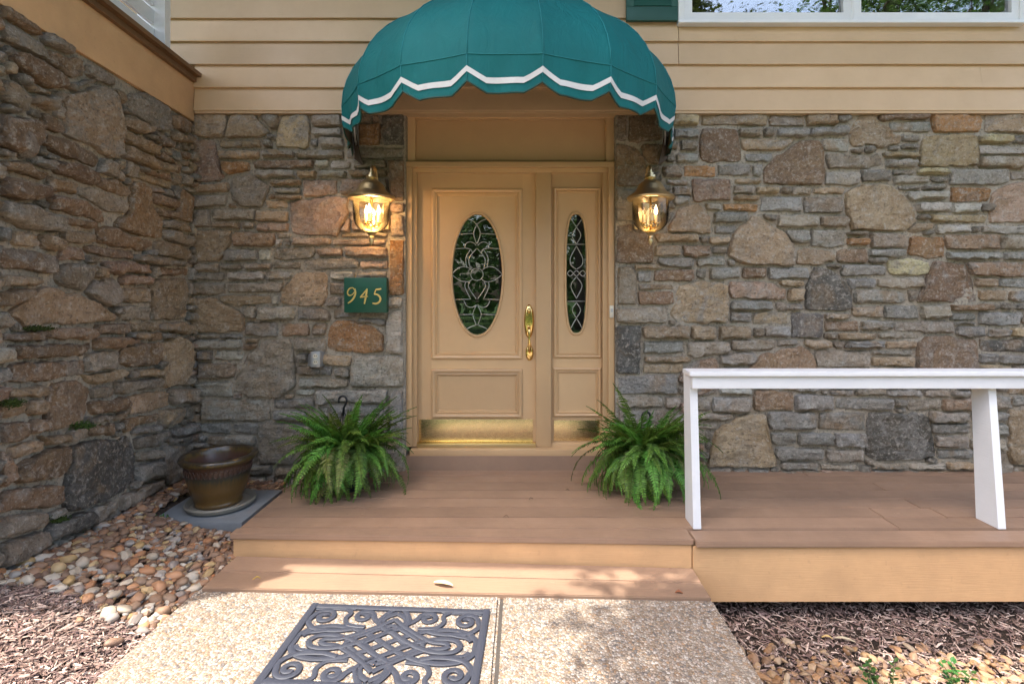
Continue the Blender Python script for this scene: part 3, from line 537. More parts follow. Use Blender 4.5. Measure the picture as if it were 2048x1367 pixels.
# ------------------------------------------------------------------ wing: fascia, cap, slatted screen
wf=empty('balcony_edge',fW.pt(1.1,2.655,.02),'tan fascia board with brown cap on top of the wing wall','fascia')
def wing_box(m,u0,u1,z0,z1,d0,d1):
    return m.prism([fW.pt(u0,z0,d0),fW.pt(u1,z0,d0),fW.pt(u1,z0,d1),fW.pt(u0,z0,d1)],(0,0,z1-z0))
wing_box(MB(),.033,1.93,2.655,2.925,-.25,.028).build('fascia_board',M['fascia'],wf)
wing_box(MB(),.033,1.93,2.925,2.962,-.25,.055).build('cap_moulding',M['brown'],wf)
wing_box(MB(),.033,1.93,2.962,2.990,-.25,.088).build('cap_board',M['brown'],wf)
sc=empty('slatted_screen',fW.pt(1.3,2.99,-.02),'white slatted balcony screen standing on the brown cap','railing')
wing_box(MB(),.385,.445,2.990,3.46,-.11,.06).build('post',M['white'],sc)
wing_box(MB(),1.84,1.90,2.990,3.42,-.11,.06).build('post',M['white'],sc)
for i in range(4):
    wing_box(MB(),.446,1.839,3.02+i*.118,3.02+i*.118+.088,-.03,-.005).build('slat',M['white'],sc)

# ------------------------------------------------------------------ unseen roof, depth and jog shaped to shade the front
EH=5.40
rf=empty('roof',(0,5,EH),'unseen roof slab outlined to cast shade over the front wall','roof')
poly=[(6.5,1.36),(-.72,1.36),(-.72,1.64),(-7,1.64),(-7,9.5),(6.5,9.5)]
MB().prism([(x,y,EH) for x,y in poly],(0,0,.16)).build('eave',M['roof'],rf)

# ------------------------------------------------------------------ window and shutter
def px_box(m,x0,y0,x1,y1,ya,yb,bev=0):      # box whose front face (at distance ya) covers those pixels
    a=at(x0,y0,ya); b=at(x1,y1,ya); return m.box((a.x,ya,b.z),(b.x,yb,a.z),bev)
YF=3.745
win=empty('window',((XWIN0+XWIN1)/2,YF,ZWIN0),'white double casement window above the clapboards, reflecting trees','window')
def wbox(x0,x1,z0,z1,ya,yb,name='frame',mat='white',par=win): return MB().box((x0,ya,z0),(x1,yb,z1),.004).build(name,M[mat],par,'auto')
def X(px,y=YF): return at(px,0,y).x
def Z(py,y=YF): return at(0,py,y).z
wbox(X(1357),X(2052),Z(47),Z(40),YF-.012,YF+.1,'sill')
wbox(X(1357),X(1368),Z(40),ZWIN1,YF,YF+.1); wbox(X(2040),X(2052),Z(40),ZWIN1,YF,YF+.1); wbox(X(1368),X(2040),ZWIN1-.05,ZWIN1,YF,YF+.1)
for a,b,ga,gb in ((1368,1703,1385,1688),(1709,2040,1724,2025)):
    sash=MB().box((X(a),YF+.008,Z(40)+.001),(X(ga),YF+.06,ZWIN1-.051)).box((X(gb),YF+.008,Z(40)+.001),(X(b),YF+.06,ZWIN1-.051)).box((X(ga),YF+.008,Z(40)+.001),(X(gb),YF+.06,Z(24))).box((X(ga),YF+.008,ZWIN1-.10),(X(gb),YF+.06,ZWIN1-.051)).build('sash',M['white'],win)
    MB().box((X(ga)-.002,YF+.034,Z(24)-.002),(X(gb)+.002,YF+.040,ZWIN1-.098)).build('pane',M['wglass'],sash)
    MB().tube([(X(ga),YF+.03,Z(24)),(X(gb),YF+.03,Z(24))],.004,6).build('gasket',M['blackp'],sash)
wbox(X(1703),X(1709),Z(40),ZWIN1-.05,YF+.004,YF+.1,'mullion')
MB().box((X(1385)-.05,YF+.25,Z(24)-.1),(X(2040),YF+.27,ZWIN1)).build('dark_backing',M['dark'],win)  # near-black sheet, its colour standing in for the unlit room behind the panes
sh=empty('shutter',(X(1305),YF,Z(41)),'dark green louvred shutter left of the white window','shutter')
MB().box((X(1253),YF,Z(41)),(X(1357)-.004,YF+.028,Z(13)),.003).build('bottom_rail',M['shutter'],sh,'auto')
MB().box((X(1253),YF,Z(13)+.0005),(X(1268),YF+.028,4.6),.003).build('stile',M['shutter'],sh,'auto')
MB().box((X(1343),YF,Z(13)+.0005),(X(1357)-.004,YF+.028,4.6),.003).build('stile',M['shutter'],sh,'auto')
for i in range(20):
    zz=Z(12)+.004+i*.055
    MB().prism([(X(1268),YF+.002,zz),(X(1268),YF+.008,zz-.003),(X(1268),YF+.026,zz+.05),(X(1268),YF+.020,zz+.053)],(X(1343)-X(1268),0,0)).build('louvre',M['shutter'],sh)

# ------------------------------------------------------------------ entrance: frame, door, sidelight
door=empty('front_door',(at(1022,0,3.9).x,3.9,at(0,913,3.9).z),'tan panelled front door with oval leaded glass and sidelight','door')
YA,YD=3.865,3.945
def fbox(name,x0,y0,x1,y1,ya,yb,mat='door',par=door,bev=.0025): return px_box(MB(),x0,y0,x1,y1,ya,yb,bev).build(name,M[mat],par,'auto')
fbox('header_panel',831,236,1212,322,3.945,4.0)
fbox('header_stile',812,232,830.5,322,3.90,4.05); fbox('header_stile',1212.5,232,1230,322,3.90,4.05)
fbox('header_rail',830.8,226,1212.2,237,3.90,4.0)
fbox('head_jamb',812,323,1229,333.5,YA-.012,4.1); fbox('head_jamb',824,334,1217,344.5,YA+.03,4.1)
fbox('jamb',812,334.2,823.5,893,YA-.008,4.1); fbox('jamb',823.8,344.8,833,893,YA+.025,4.1)
fbox('jamb',1217,334.2,1229,893,YA-.008,4.1); fbox('jamb',1205.5,344.8,1216.6,893,YA+.025,4.1)
fbox('mullion',1072,345,1102.5,893,YA+.038,4.1)
fbox('sill',819,899,1232,914,3.835,4.1,'door',door,.006)
fbox('threshold',834,888,1071.5,895,3.885,3.94,'antique',door,.002); fbox('threshold',834,885,1071.5,889,3.91,3.94,'brass',door,.001)
fbox('lower_threshold',1103,886,1205,895,3.92,4.0,'door')
leaf=empty('door_leaf',at(953,893,YD)); leaf.parent=door; leaf.location=at(953,893,YD)-door.location
side=empty('sidelight',at(1154,893,YD)); side.parent=door; side.location=at(1154,893,YD)-door.location
PROF=[(0,0),(.004,-.013),(.014,-.017),(.026,-.012),(.030,-.004),(.040,-.008),(.046,.004),(.052,.004),(.056,.010),(.066,.010)]
def sup(an,p): return (abs(math.cos(an))**p+abs(math.sin(an))**p)**(-1/p)
def moulded(name,x0,y0,x1,y1,par,oval=None,scale=1.0,pw=2.0):
    a=at(x0,y0,YD); b=at(x1,y1,YD); m=MB(); NN=64; L=[]
    def rect_ring(ins,d):
        xa,xb,za,zb=a.x+ins,b.x-ins,b.z+ins,a.z-ins; out=[]
        for k in range(NN):
            q=k/NN*4; s=int(q); t=q-s
            p=[(xa+(xb-xa)*t,za),(xb,za+(zb-za)*t),(xb-(xb-xa)*t,zb),(xa,zb-(zb-za)*t)][s]; out.append((p[0],YD+d,p[1]))
        return out
    rings=[rect_ring(i*scale,d) for i,d in PROF]
    if oval:
        ocx,ocy,rx,rz=oval; oc=at(ocx,ocy,YD); rx*=YD/FPX; rz*=YD/FPX
        def ov(f,d):
            f=(f-1)*rx
            out=[]
            ins=PROF[-1][0]*scale; xa,xb,za,zb=a.x+ins,b.x-ins,b.z+ins,a.z-ins
            for p in rings[-1][:NN]:
                an=math.atan2((p[2]-oc.z)/rz,(p[0]-oc.x)/rx); k_=sup(an,pw); out.append((oc.x+(rx+f)*k_*math.cos(an),YD+d,oc.z+(rz+f)*k_*math.sin(an)))
            return out
        g_=1+.012/rx
        rings+=[ov(1+.020/rx,.010),ov(1+.014/rx,-.004),ov(1+.005/rx,-.004),ov(1,.004),ov(1,.03)]
    for i,rg in enumerate(rings): m.v+=rg
    for i in range(len(rings)-1):
        for k in range(NN): m.f.append((i*NN+k,i*NN+(k+1)%NN,(i+1)*NN+(k+1)%NN,(i+1)*NN+k))
    if not oval: m.f.append(tuple((len(rings)-1)*NN+k for k in range(NN)))
    return m.build(name,M['door'],par,'auto')
def leafbox(x0,y0,x1,y1,par,name): return px_box(MB(),x0,y0,x1,y1,YD,YD+.045).build(name,M['door'],par)
for par,xs_,up,lo in ((leaf,(833.4,1071.6),(863,377,1045,718),(862,737,1043,835)),(side,(1102.8,1205.2),(1107,375,1202,715),(1107,735,1203,832))):
    l_,r_=xs_
    leafbox(l_,345,up[0],893,par,'stile'); leafbox(up[2],345,r_,893,par,'stile')
    for ya,yb in ((345,up[1]),(up[3],lo[1]),(lo[3],885)): leafbox(up[0],ya,up[2],yb,par,'rail')
moulded('upper_panel',863,377,1045,718,leaf,(954.3,549,49.5,120.5)); moulded('lower_panel',863,737,1045,835,leaf)
moulded('upper_panel',1107,375,1202,715,side,(1152.8,547,19.5,118.5),.72,2.9); moulded('lower_panel',1107,735,1202,832,side,None,.72)
def ell(cx,cy,rx,rz,n=64,y=YD,p=2.0):
    c=at(cx,cy,y); A=[2*math.pi*k/n for k in range(n)]; return [(c.x+rx*y/FPX*sup(a,p)*math.cos(a),y,c.z+rz*y/FPX*sup(a,p)*math.sin(a)) for a in A]
YG=YD+.012
gl=MB().prism(ell(954.3,549,50.5,121.5,64,YG),(0,.006,0)).build('oval_glass',M['glass'],leaf)
gs=MB().prism(ell(1152.8,547,20.5,119.5,64,YG,2.9),(0,.006,0)).build('oval_glass',M['glass'],side)
def crop(p): return (880+p[0]/4.02,400+p[1]/4.02)
def came(paths,par,mirror,w_=.0068):
    for pth in paths:
        for sgn in ((1,-1) if mirror else (1,)):
            q=[(mirror+(x-mirror)*sgn,y) if mirror else (x,y) for x,y in pth]
            P=[at(*crop(t),YG-.0015) for t in q]
            if len(P)>2: P=smooth_path(P,6)
            MB().tube(P,w_/2,6).build('came',M['came'],par,True)
came([[(220,152),(262,168),(297,196)],[(297,196),(270,268),(295,352)],[(146,275),(272,268)],[(104,392),(200,386)],[(200,386),(208,352),(240,336),(272,346),(292,366)],[(200,386),(246,396),(262,428)],
 [(246,396),(208,465),(216,545)],[(295,388),(234,468),(242,548)],[(92,597),(150,546),(210,536),(252,560)],[(92,597),(158,645),(226,656),(256,638)],[(206,660),(202,702),(246,796)],[(240,656),(230,700),(292,796)],
 [(106,800),(246,796)],[(192,808),(214,850),(256,862),(293,842)],[(292,846),(264,918),(292,1006)],[(148,922),(263,918)],[(214,1036),(250,1018),(292,1004)],
 [(297,547),(262,561),(247,597),(262,633),(297,647)]],gl,297)
came([[(1050,148),(1072,180),(1098,216)],[(1098,216),(1062,282),(1096,352)],[(1098,368),(1050,462),(1052,520),(1096,556)],[(1096,566),(1074,588),(1096,612)],[(1022,588),(1046,566),(1074,588)],[(1022,588),(1046,612),(1074,588)],
 [(1096,616),(1052,690),(1098,792)],[(1098,822),(1064,884),(1098,948)],[(1098,948),(1072,990),(1052,1030)]],gs,1097)
came([[(1024,356),(1170,356)],[(1024,813),(1172,813)]],gs,None)
kp=fbox('kick_plate',838,838,1066,883,YD-.004,YD+.001,'kick',leaf,.001)
for x in (848,894,939,984,1030,1060): MB().lathe([(0,0),(.004,0)],at(x,842,YD-.0055),8).build('screw',M['antique'],leaf)
fbox('kick_plate',1108,840,1199,881,YD-.004,YD+.001,'kick',side,.001)
# brass handle set
HX=1058; hd=empty('handle_set',at(HX,720,YD)); hd.parent=leaf; hd.location=at(HX,720,YD)-root_loc(leaf)
def dome(cx,cy,rx,rz,dep):
    c=at(cx,cy,YD); rx*=YD/FPX; rz*=YD/FPX; m=MB(); n=28
    lv=[(1,0),(.97,.4),(.86,.75),(.6,.95),(.2,1)]
    for f,d in lv:
        for k in range(n): m.v.append((c.x+rx*f*math.cos(2*math.pi*k/n),YD-.001-dep*d,c.z+rz*f*math.sin(2*math.pi*k/n)))
    for i in range(len(lv)-1):
        for k in range(n): m.f.append((i*n+k,i*n+(k+1)%n,(i+1)*n+(k+1)%n,(i+1)*n+k))
    m.f.append(tuple((len(lv)-1)*n+k for k in range(n))); return m
dome(HX,642,10,34,.016).build('back_plate',M['brass'],hd,True); dome(HX+1,705,8,16,.014).build('foot_plate',M['brass'],hd,True)
dome(HX,621,4.5,4.5,.028).build('lock_cylinder',M['brass'],hd,True)
p0=at(HX,656,YD); p1=at(HX+1,704,YD)
grip=smooth_path([p0+Vector((0,-.01,0)),p0+Vector((0,-.05,-.005)),p0+Vector((0,-.065,-.05)),(p0+p1)/2+Vector((0,-.062,-.02)),p1+Vector((0,-.045,.02)),p1+Vector((0,-.01,0))],6)
MB().tube(grip,[.010+.003*math.sin(i*.35) for i in range(len(grip))],10).build('grip',M['brass'],hd,True)
MB().box(p0+Vector((-.012,-.06,.012)),p0+Vector((.012,-.012,.02)),.004).build('thumb_latch',M['brass'],hd,'auto')
MB().box((at(812,0,3.84).x,3.832,-.1),(at(1230,0,3.84).x,4.1,.249)).build('riser',M['deck'],door)
bell=empty('door_bell',at(1224,623,3.85),'small white door bell button on the right door jamb','door bell')
px_box(MB(),1219.5,611,1227.5,635,3.840,3.856,.002).build('plate',M['ivory'],bell,'auto'); px_box(MB(),1222,617,1225.5,624,3.835,3.841,.001).build('button',M['steel'],bell)

# ------------------------------------------------------------------ deck, step
ZD=.145
dk=empty('deck',(1,3.2,-.2),'brown painted plank deck in front of the door','deck')
def yfront(x): return 2.817-.068*(x+1.55)/2.42
XL,XM=-1.545,.893
def board(par,x0,x1,yf0,yf1,yb0,yb1,z0,z1,name='plank',mat='deck',bev=.004):
    bm=bmesh.new(); vs=[bm.verts.new(p) for p in ((x0,yf0,z0),(x1,yf1,z0),(x1,yb1,z0),(x0,yb0,z0),(x0,yf0,z1),(x1,yf1,z1),(x1,yb1,z1),(x0,yb0,z1))]
    for f in ((3,2,1,0),(4,5,6,7),(0,1,5,4),(1,2,6,5),(2,3,7,6),(3,0,4,7)): bm.faces.new([vs[i] for i in f])
    bmesh.ops.bevel(bm,geom=bm.edges[:],offset=bev,segments=2,affect='EDGES')
    return MB().addbm(bm).build(name,M[mat],par,'auto')
XR=4.1
rows=[2.888+i*.1395 for i in range(8)]
splits={0:[2.05],1:[2.06,2.42],2:[2.37],4:[2.36],6:[2.0]}
for i,y in enumerate(rows):
    yb=rows[i+1] if i+1<len(rows) else YW+.0
    if y>YW: break
    yb=min(yb,YW+.06)
    f=lambda x,yy:yy-(.05-.006*i)*(x+1.5)/2.4*.6 if x<XM+.01 else yy-.03
    cut=[XL-.0]+[s for s in splits.get(i,[])]+[XR]
    for a,b in zip(cut[:-1],cut[1:]):
        g_=.0026
        board(dk,a+.0015,b-.0015,y-.012*(a-XL)/2.4*0+g_-.010*(a>1)+.0,y+g_-.010*(b>1),yb-g_-.010*(a>1),yb-g_-.010*(b>1),ZD-.026,ZD+random.uniform(-.0007,.0007))
board(dk,XL-.012,XM-.004,yfront(XL),yfront(XM),2.886,2.876,ZD-.032,ZD-.001,'nosing')
board(dk,XM+.003,XR,2.731,2.738,2.868,2.872,ZD-.036,ZD-.006,'nosing')
board(dk,XL,XM-.012,yfront(XL)+.014,yfront(XM)+.010,yfront(XL)+.05,yfront(XM)+.05,-.03,ZD-.033,'fascia_board','fascia',.002)
board(dk,XM-.008,XR,2.752,2.756,2.79,2.79,-.182,ZD-.038,'fascia_board','fascia',.002)
board(dk,XL+.002,XL+.04,yfront(XL)+.06,yfront(XL)+.06,3.82,3.82,-.05,ZD-.028,'side_board','fascia',.002)
stp=empty('entry_step',(-.3,2.65,0),'lower brown plank step between deck and walkway, half in sun','step')
def step_board(f0,f1,b0,b1):
    z0,z1=zwalk(-1.5)+.010,zwalk(.88)+.008
    bm=bmesh.new(); x0,x1=-1.512,.884
    vs=[bm.verts.new(p) for p in ((x0,f0,z0-.03),(x1,f1,z1-.03),(x1,b1,z1-.03),(x0,b0,z0-.03),(x0,f0,z0),(x1,f1,z1),(x1,b1,z1),(x0,b0,z0))]
    for f in ((3,2,1,0),(4,5,6,7),(0,1,5,4),(1,2,6,5),(2,3,7,6),(3,0,4,7)): bm.faces.new([vs[i] for i in f])
    bmesh.ops.bevel(bm,geom=bm.edges[:],offset=.004,segments=2,affect='EDGES'); MB().addbm(bm).build('plank',M['deck'],stp,'auto')
step_board(2.496,2.482,2.644,2.612); step_board(2.648,2.616,2.80,2.755)
MB().box((-1.50,2.53,-.3),(.87,2.72,-.03)).build('frame',M['fascia'],stp)

# ------------------------------------------------------------------ white railing
rail=empty('railing',(2.2,2.9,ZD),'low white wooden railing on the deck in front of the stone wall','railing')
MB().box((.905,2.86,.972),(XR,3.0,.997),.004).build('top_rail',M['white'],rail,'auto')
MB().box((.925,2.882,.902),(XR,2.92,.9715),.003).build('apron',M['white'],rail,'auto')
for xa in (.925,2.575,4.05):
    z=ZD+.001
    MB().prism([(xa,2.868,z),(xa,3.01,z),(xa,3.046,.971),(xa,2.9215,.971),(xa,2.9215,.901),(xa,2.948,.901) if False else (xa,2.930,.90)],(.042,0,0)).build('side_post',M['white'],rail)

# ------------------------------------------------------------------ awning
AX,AA,AB,AC,ZR=-.085,1.13,1.235,.735,2.577
aw=empty('dome_awning',(AX,YS,2.4),'teal canvas dome awning with white zigzag trim over the door','awning')
seams=[math.radians(-84.6+18.8*i) for i in range(10)]; ends=[-math.pi/2]+seams+[math.pi/2]
def apt(th,ph,off=0):
    k=min(range(len(ends)-1),key=lambda i:0 if ends[i]<=th<=ends[i+1]+1e-9 else 1); a,b=ends[k],ends[k+1]; u=(th-a)/(b-a)
    sag=1-.020*math.sin(math.pi*u)**.8*(math.cos(ph)**.5) if b-a>.2 else 1
    rr=math.cos(ph)
    return Vector((AX+(AA-off)*math.sin(th)*rr*sag,YS-.005-(AB-off)*math.cos(th)*rr*sag,ZR+(AC-off)*math.sin(ph)*(1-.35*(1-sag))))
def scallop(u):                                     # how far the valance hangs below the rim across one panel
    t=min(u,1-u); return .128+.052*min(1,max(0,t/.24))
TH=[]
for a,b in zip(ends[:-1],ends[1:]):
    n=12 if b-a>.2 else 4
    TH+=[(a+(b-a)*i/n,i/n) for i in range(n)]
TH.append((ends[-1],1.0))
def shell(off,mat,name):
    m=MB(); PH=[math.radians(p) for p in np.linspace(0,86,16)]; nn=len(TH)
    for ph in PH:
        for th,u in TH: m.v.append(apt(th,ph,off))
    m.f=[(i*nn+k,i*nn+k+1,(i+1)*nn+k+1,(i+1)*nn+k) for i in range(len(PH)-1) for k in range(nn-1)]
    return m.build(name,mat,aw,'auto',False)
dome_o=shell(0,M['teal'],'canopy'); shell(.006,M['lining'],'lining')
def vpt(th,drop,off=0):
    p=apt(th,0,off); wob=.012*math.sin(th*31)*drop/.2+.018*drop/.2*n3((th*6,0,2)); d=Vector((math.sin(th),-math.cos(th),0)); q=p+d*(wob-.02*drop/.2); return Vector((q.x,q.y,ZR-drop))
def valance(off,mat,name):
    m=MB(); nn=len(TH); lv=[0,.25,.5,.75,1]
    for f in lv:
        for th,u in TH: m.v.append(vpt(th,f*scallop(u)+(.0 if f else -.002),off))
    m.f=[(i*nn+k,(i+1)*nn+k,(i+1)*nn+k+1,i*nn+k+1) for i in range(len(lv)-1) for k in range(nn-1)]
    return m.build(name,mat,aw,'auto',False)
val=valance(-.001,M['teal'],'valance'); valance(.006,M['lining'],'valance_lining')
MB().tube([apt(th,0,-.0025) for th,u in TH],.0026,5).build('seam',M['thread'],val,True)
m=MB()
for k,(th,u) in enumerate(TH): m.v+=[vpt(th,scallop(u)-.070,-.006),vpt(th,scallop(u)-.042,-.006)]
m.f=[(2*k,2*k+1,2*k+3,2*k+2) for k in range(len(TH)-1)]; m.build('braid',M['braid'],val,False,False)
MB().tube([vpt(th,scallop(u),.002) for th,u in TH],.005,6).build('piping',M['piping'],val,True)
for th in seams:
    MB().tube([apt(th,math.radians(p),-.0015) for p in np.linspace(0,85,14)],.0024,5).build('seam',M['thread'],dome_o,True)
    MB().tube([vpt(th,d,-.002) for d in np.linspace(0,.12,5)],.0024,5).build('seam',M['thread'],val,True)
MB().tube([apt(th,0,.022)+Vector((0,0,-.01)) for th,u in TH],.011,8).build('frame_hoop',M['steel'],aw,True)
for s in (-1,1):                                    # loose end flaps and brackets against the wall
    th=s*math.pi/2; p=apt(th,0,0)
    MB().add([p+Vector((-s*.005,-.01,-.05)),p+Vector((-s*.06,-.10,-.05)),p+Vector((-s*.075,-.09,-.16)),p+Vector((-s*.085,-.03,-.25)),p+Vector((-s*.02,-.01,-.20))],[(0,1,2,3,4)]).build('end_flap',M['lining'],aw,False,False)
    MB().box(p+Vector((-s*.03-.02,-.03,-.16)),p+Vector((-s*.03+.02,.0,.05)),.004).build('bracket',M['steel'],aw,'auto')
    MB().tube([p+Vector((-s*.04,-.02,-.12)),p+Vector((-s*.06,-.12,-.10)),p+Vector((-s*.09,-.25,-.03))],.008,6).build('strut',M['steel'],aw,True)

# ------------------------------------------------------------------ lanterns
def lantern(px,label,power,lit):
    Y=3.55; c=at(px,400,Y); r=empty('wall_lantern',(c.x,Y,at(0,492,Y).z),label,'lantern','brass wall lanterns')
    zc=c.z; s=Y/FPX
    MB().lathe([(0.0,.190),(.020,.188),(.022,.175),(.034,.170),(.036,.155),(.030,.148),(.046,.132),(.070,.118),(.084,.098),(.096,.072),(.112,.052),(.150,.032),(.158,.020),(.152,.008),(.140,.006),(.120,.012),(.05,.03)],(c.x,Y,zc-.005),36).build('roof',M['antique'],r,'auto')
    MB().lathe([(.120,.01),(.121,-.09),(.118,-.13),(.106,-.165),(.080,-.195),(.045,-.212),(.02,-.216)],(c.x,Y,zc),36).build('glass_shade',M['clear'],r,True)
    MB().lathe([(.0,-.205),(.036,-.206),(.040,-.216),(.026,-.226),(.016,-.240),(.020,-.252),(.014,-.262),(.016,-.276),(.010,-.292),(.0,-.306)],(c.x,Y,zc),20).build('finial',M['antique'],r,'auto')
    MB().tube([(c.x,Y,zc-.21),(c.x,Y,zc+.02)],.008,8).build('stem',M['antique'],r,True)
    for k in range(3):
        a=2*math.pi*k/3+.5; x,y=c.x+.048*math.cos(a),Y+.048*math.sin(a)
        ar=MB().tube(smooth_path([(c.x,Y,zc-.165),((c.x+x)/2,(Y+y)/2,zc-.185),(x,y,zc-.172),(x,y,zc-.155)],4),.0055,6); ar.lathe([(.0,-.158),(.016,-.156),(.018,-.148),(.008,-.146)],(x,y,zc),10); ar.build('candle_arm',M['brass'],r,True)
        MB().lathe([(.0105,-.150),(.0105,-.095),(.0,-.093)],(x,y,zc),10).build('candle',M['candle'],r,True)
        MB().lathe([(.004,-.094),(.011,-.080),(.012,-.068),(.007,-.048),(.0015,-.030),(0,-.029)],(x,y,zc),10).build('bulb',M['bulb'] if (lit>k) else M['clear'],r,True)
    hk=smooth_path([(c.x,Y,zc+.18),(c.x,Y,zc+.20),(c.x,Y+.018,zc+.226),(c.x,Y+.06,zc+.235),(c.x,Y+.10,zc+.215),(c.x,Y+.13,zc+.16),(c.x,Y+.16,zc+.06),(c.x,Y+.23,zc-.02)],6)
    MB().tube(hk,.0105,8).build('arm',M['antique'],r,True)
    MB().box((c.x-.06,YW-.055,zc-.17),(c.x+.06,YW-.015,zc+.10),.012).build('back_plate',M['antique'],r,'auto')
    L=bpy.data.lights.new('lantern_light','POINT'); L.energy=power; L.color=(1,.60,.27); L.shadow_soft_size=.03
    lo=bpy.data.objects.new('lantern_light',L); COL.objects.link(lo); lo.parent=r; lo.location=Vector((c.x,Y,zc-.045))-r.location
lantern(743,'brightly lit brass lantern above the green number plaque, left of the door',2.0,3)
lantern(1301,'dimmer brass lantern on the stone wall right of the door',.2,1)

# ------------------------------------------------------------------ number plaque, outlet
YP=3.728
pq=empty('number_plaque',at(730,625,YP),'dark green house number plaque with gold 945','plaque')
px_box(MB(),688,555,773,625,YP,YP+.06,.003).build('board',M['plaque'],pq,'auto')
def stroke(pts,w_):
    q=smooth_path([at(680+x/4.14,310+y/4.14,YP-.0005) for x,y in pts],6); n=len(q)
    return MB().ribbon(q,.01,(0,-1,0),.003,0,.2,[max(.003,w_*(.45+.55*abs(math.sin(math.pi*(.12+.8*i/n))))) for i in range(n)])
nine=stroke([(122,1120),(108,1100),(84,1102),(66,1122),(64,1148),(80,1162),(104,1152),(122,1128)],.009); 
k=stroke([(122,1104),(128,1140),(116,1178),(94,1206),(66,1226)],.013); nine.add(k.v,k.f); nine.build('numeral_nine',M['gold'],pq)
four=stroke([(226,1106),(198,1142),(168,1176)],.010); 
for q in (stroke([(166,1178),(200,1172),(232,1170)],.009),stroke([(224,1106),(216,1160),(202,1232)],.013)): four.add([(a,b-.0006,c) for a,b,c in q.v],q.f)
four.build('numeral_four',M['gold'],pq)
five=stroke([(342,1106),(318,1112),(298,1112)],.012)
for q in (stroke([(300,1110),(290,1132),(284,1154)],.008),stroke([(284,1152),(312,1156),(334,1182),(328,1212),(300,1230),(270,1226)],.013)): five.add([(a,b-.0006,c) for a,b,c in q.v],q.f)
five.build('numeral_five',M['gold'],pq)
ot=empty('electric_outlet',at(630,735,3.79),'grey metal electric outlet set in the stone wall','outlet')
px_box(MB(),621,703,640,734,3.735,3.83,.003).build('box',M['steel'],ot,'auto')
MB().prism([at(617,708,3.77),at(621,706,3.738),at(621,732,3.738),at(615,731,3.77)],(0,.02,0)).build('cover_flap',M['steel'],ot)
for y in (712,724):
    MB().prism(ell(630.5,y,4.6,4.8,16,3.733),(0,.004,0)).build('socket',M['ivory'],ot)
    for dx in (-1.7,1.7): px_box(MB(),630.5+dx-.5,y-2.2,630.5+dx+.5,y+.6,3.7305,3.734).build('slot',M['blackp'],ot)

# ------------------------------------------------------------------ ferns
def frond_mesh(L,e0,e1,seed,wmax=.050):
    rn=random.Random(seed); n=34; m=MB(); p=Vector((0,0,0)); pts=[]; 
    for i in range(n+1):
        t=i/n; e=e0+(e1-e0)*t**.85; pts.append((p.copy(),Vector((math.cos(e),0,math.sin(e))))); p=p+Vector((math.cos(e),.10*math.sin(t*3+seed)*.2,math.sin(e)))*(L/n)
    for i in range(3,n):
        p,d=pts[i]; t=i/n; wd=wmax*(math.sin(math.pi*min(1,t*.92+.10))**.6)*(1-.55*t)*1.35; up=Vector((-d.z,0,d.x)); sp=L/n*.40
        for s in (-1,1):
            sd=Vector((0,s,0)); tw=rn.uniform(-.35,.25); dirv=(sd+d*.28+up*(tw)).normalized(); l=wd*rn.uniform(.85,1.1)
            a=p-d*sp*.8; b=p+d*sp*.8; mid=p+dirv*l*.55; tip=p+dirv*l+Vector((0,0,-l*.18))
            m.add([a,mid-d*sp*.85,tip,mid+d*sp*.85,b],[(0,1,2),(0,2,4),(4,2,3)])
    return m,[q[0] for q in pts]
FR=[]
for i in range(9):
    kind=i%3; L=(.50,.50,.44)[kind]
    e0,e1=((1.45,-.65),(1.2,-1.5),(1.52,.45))[kind]
    if i in (1,7): e0,e1,L=.85,-1.72,.52
    m,pts=frond_mesh(L,e0+.1*math.sin(i*2.1),e1+.2*math.sin(i*1.3),i)
    m.tube(pts,[.0022]*len(pts),4,False)
    me=bpy.data.meshes.new('frond'); me.from_pydata([tuple(v) for v in m.v],[],m.f); me.materials.append(M['fern']); FR.append((kind,me))
FRB=[]
for k in (0,1,4):
    me=FR[k][1].copy(); me.materials.clear(); me.materials.append(M['withered']); FRB.append(me)
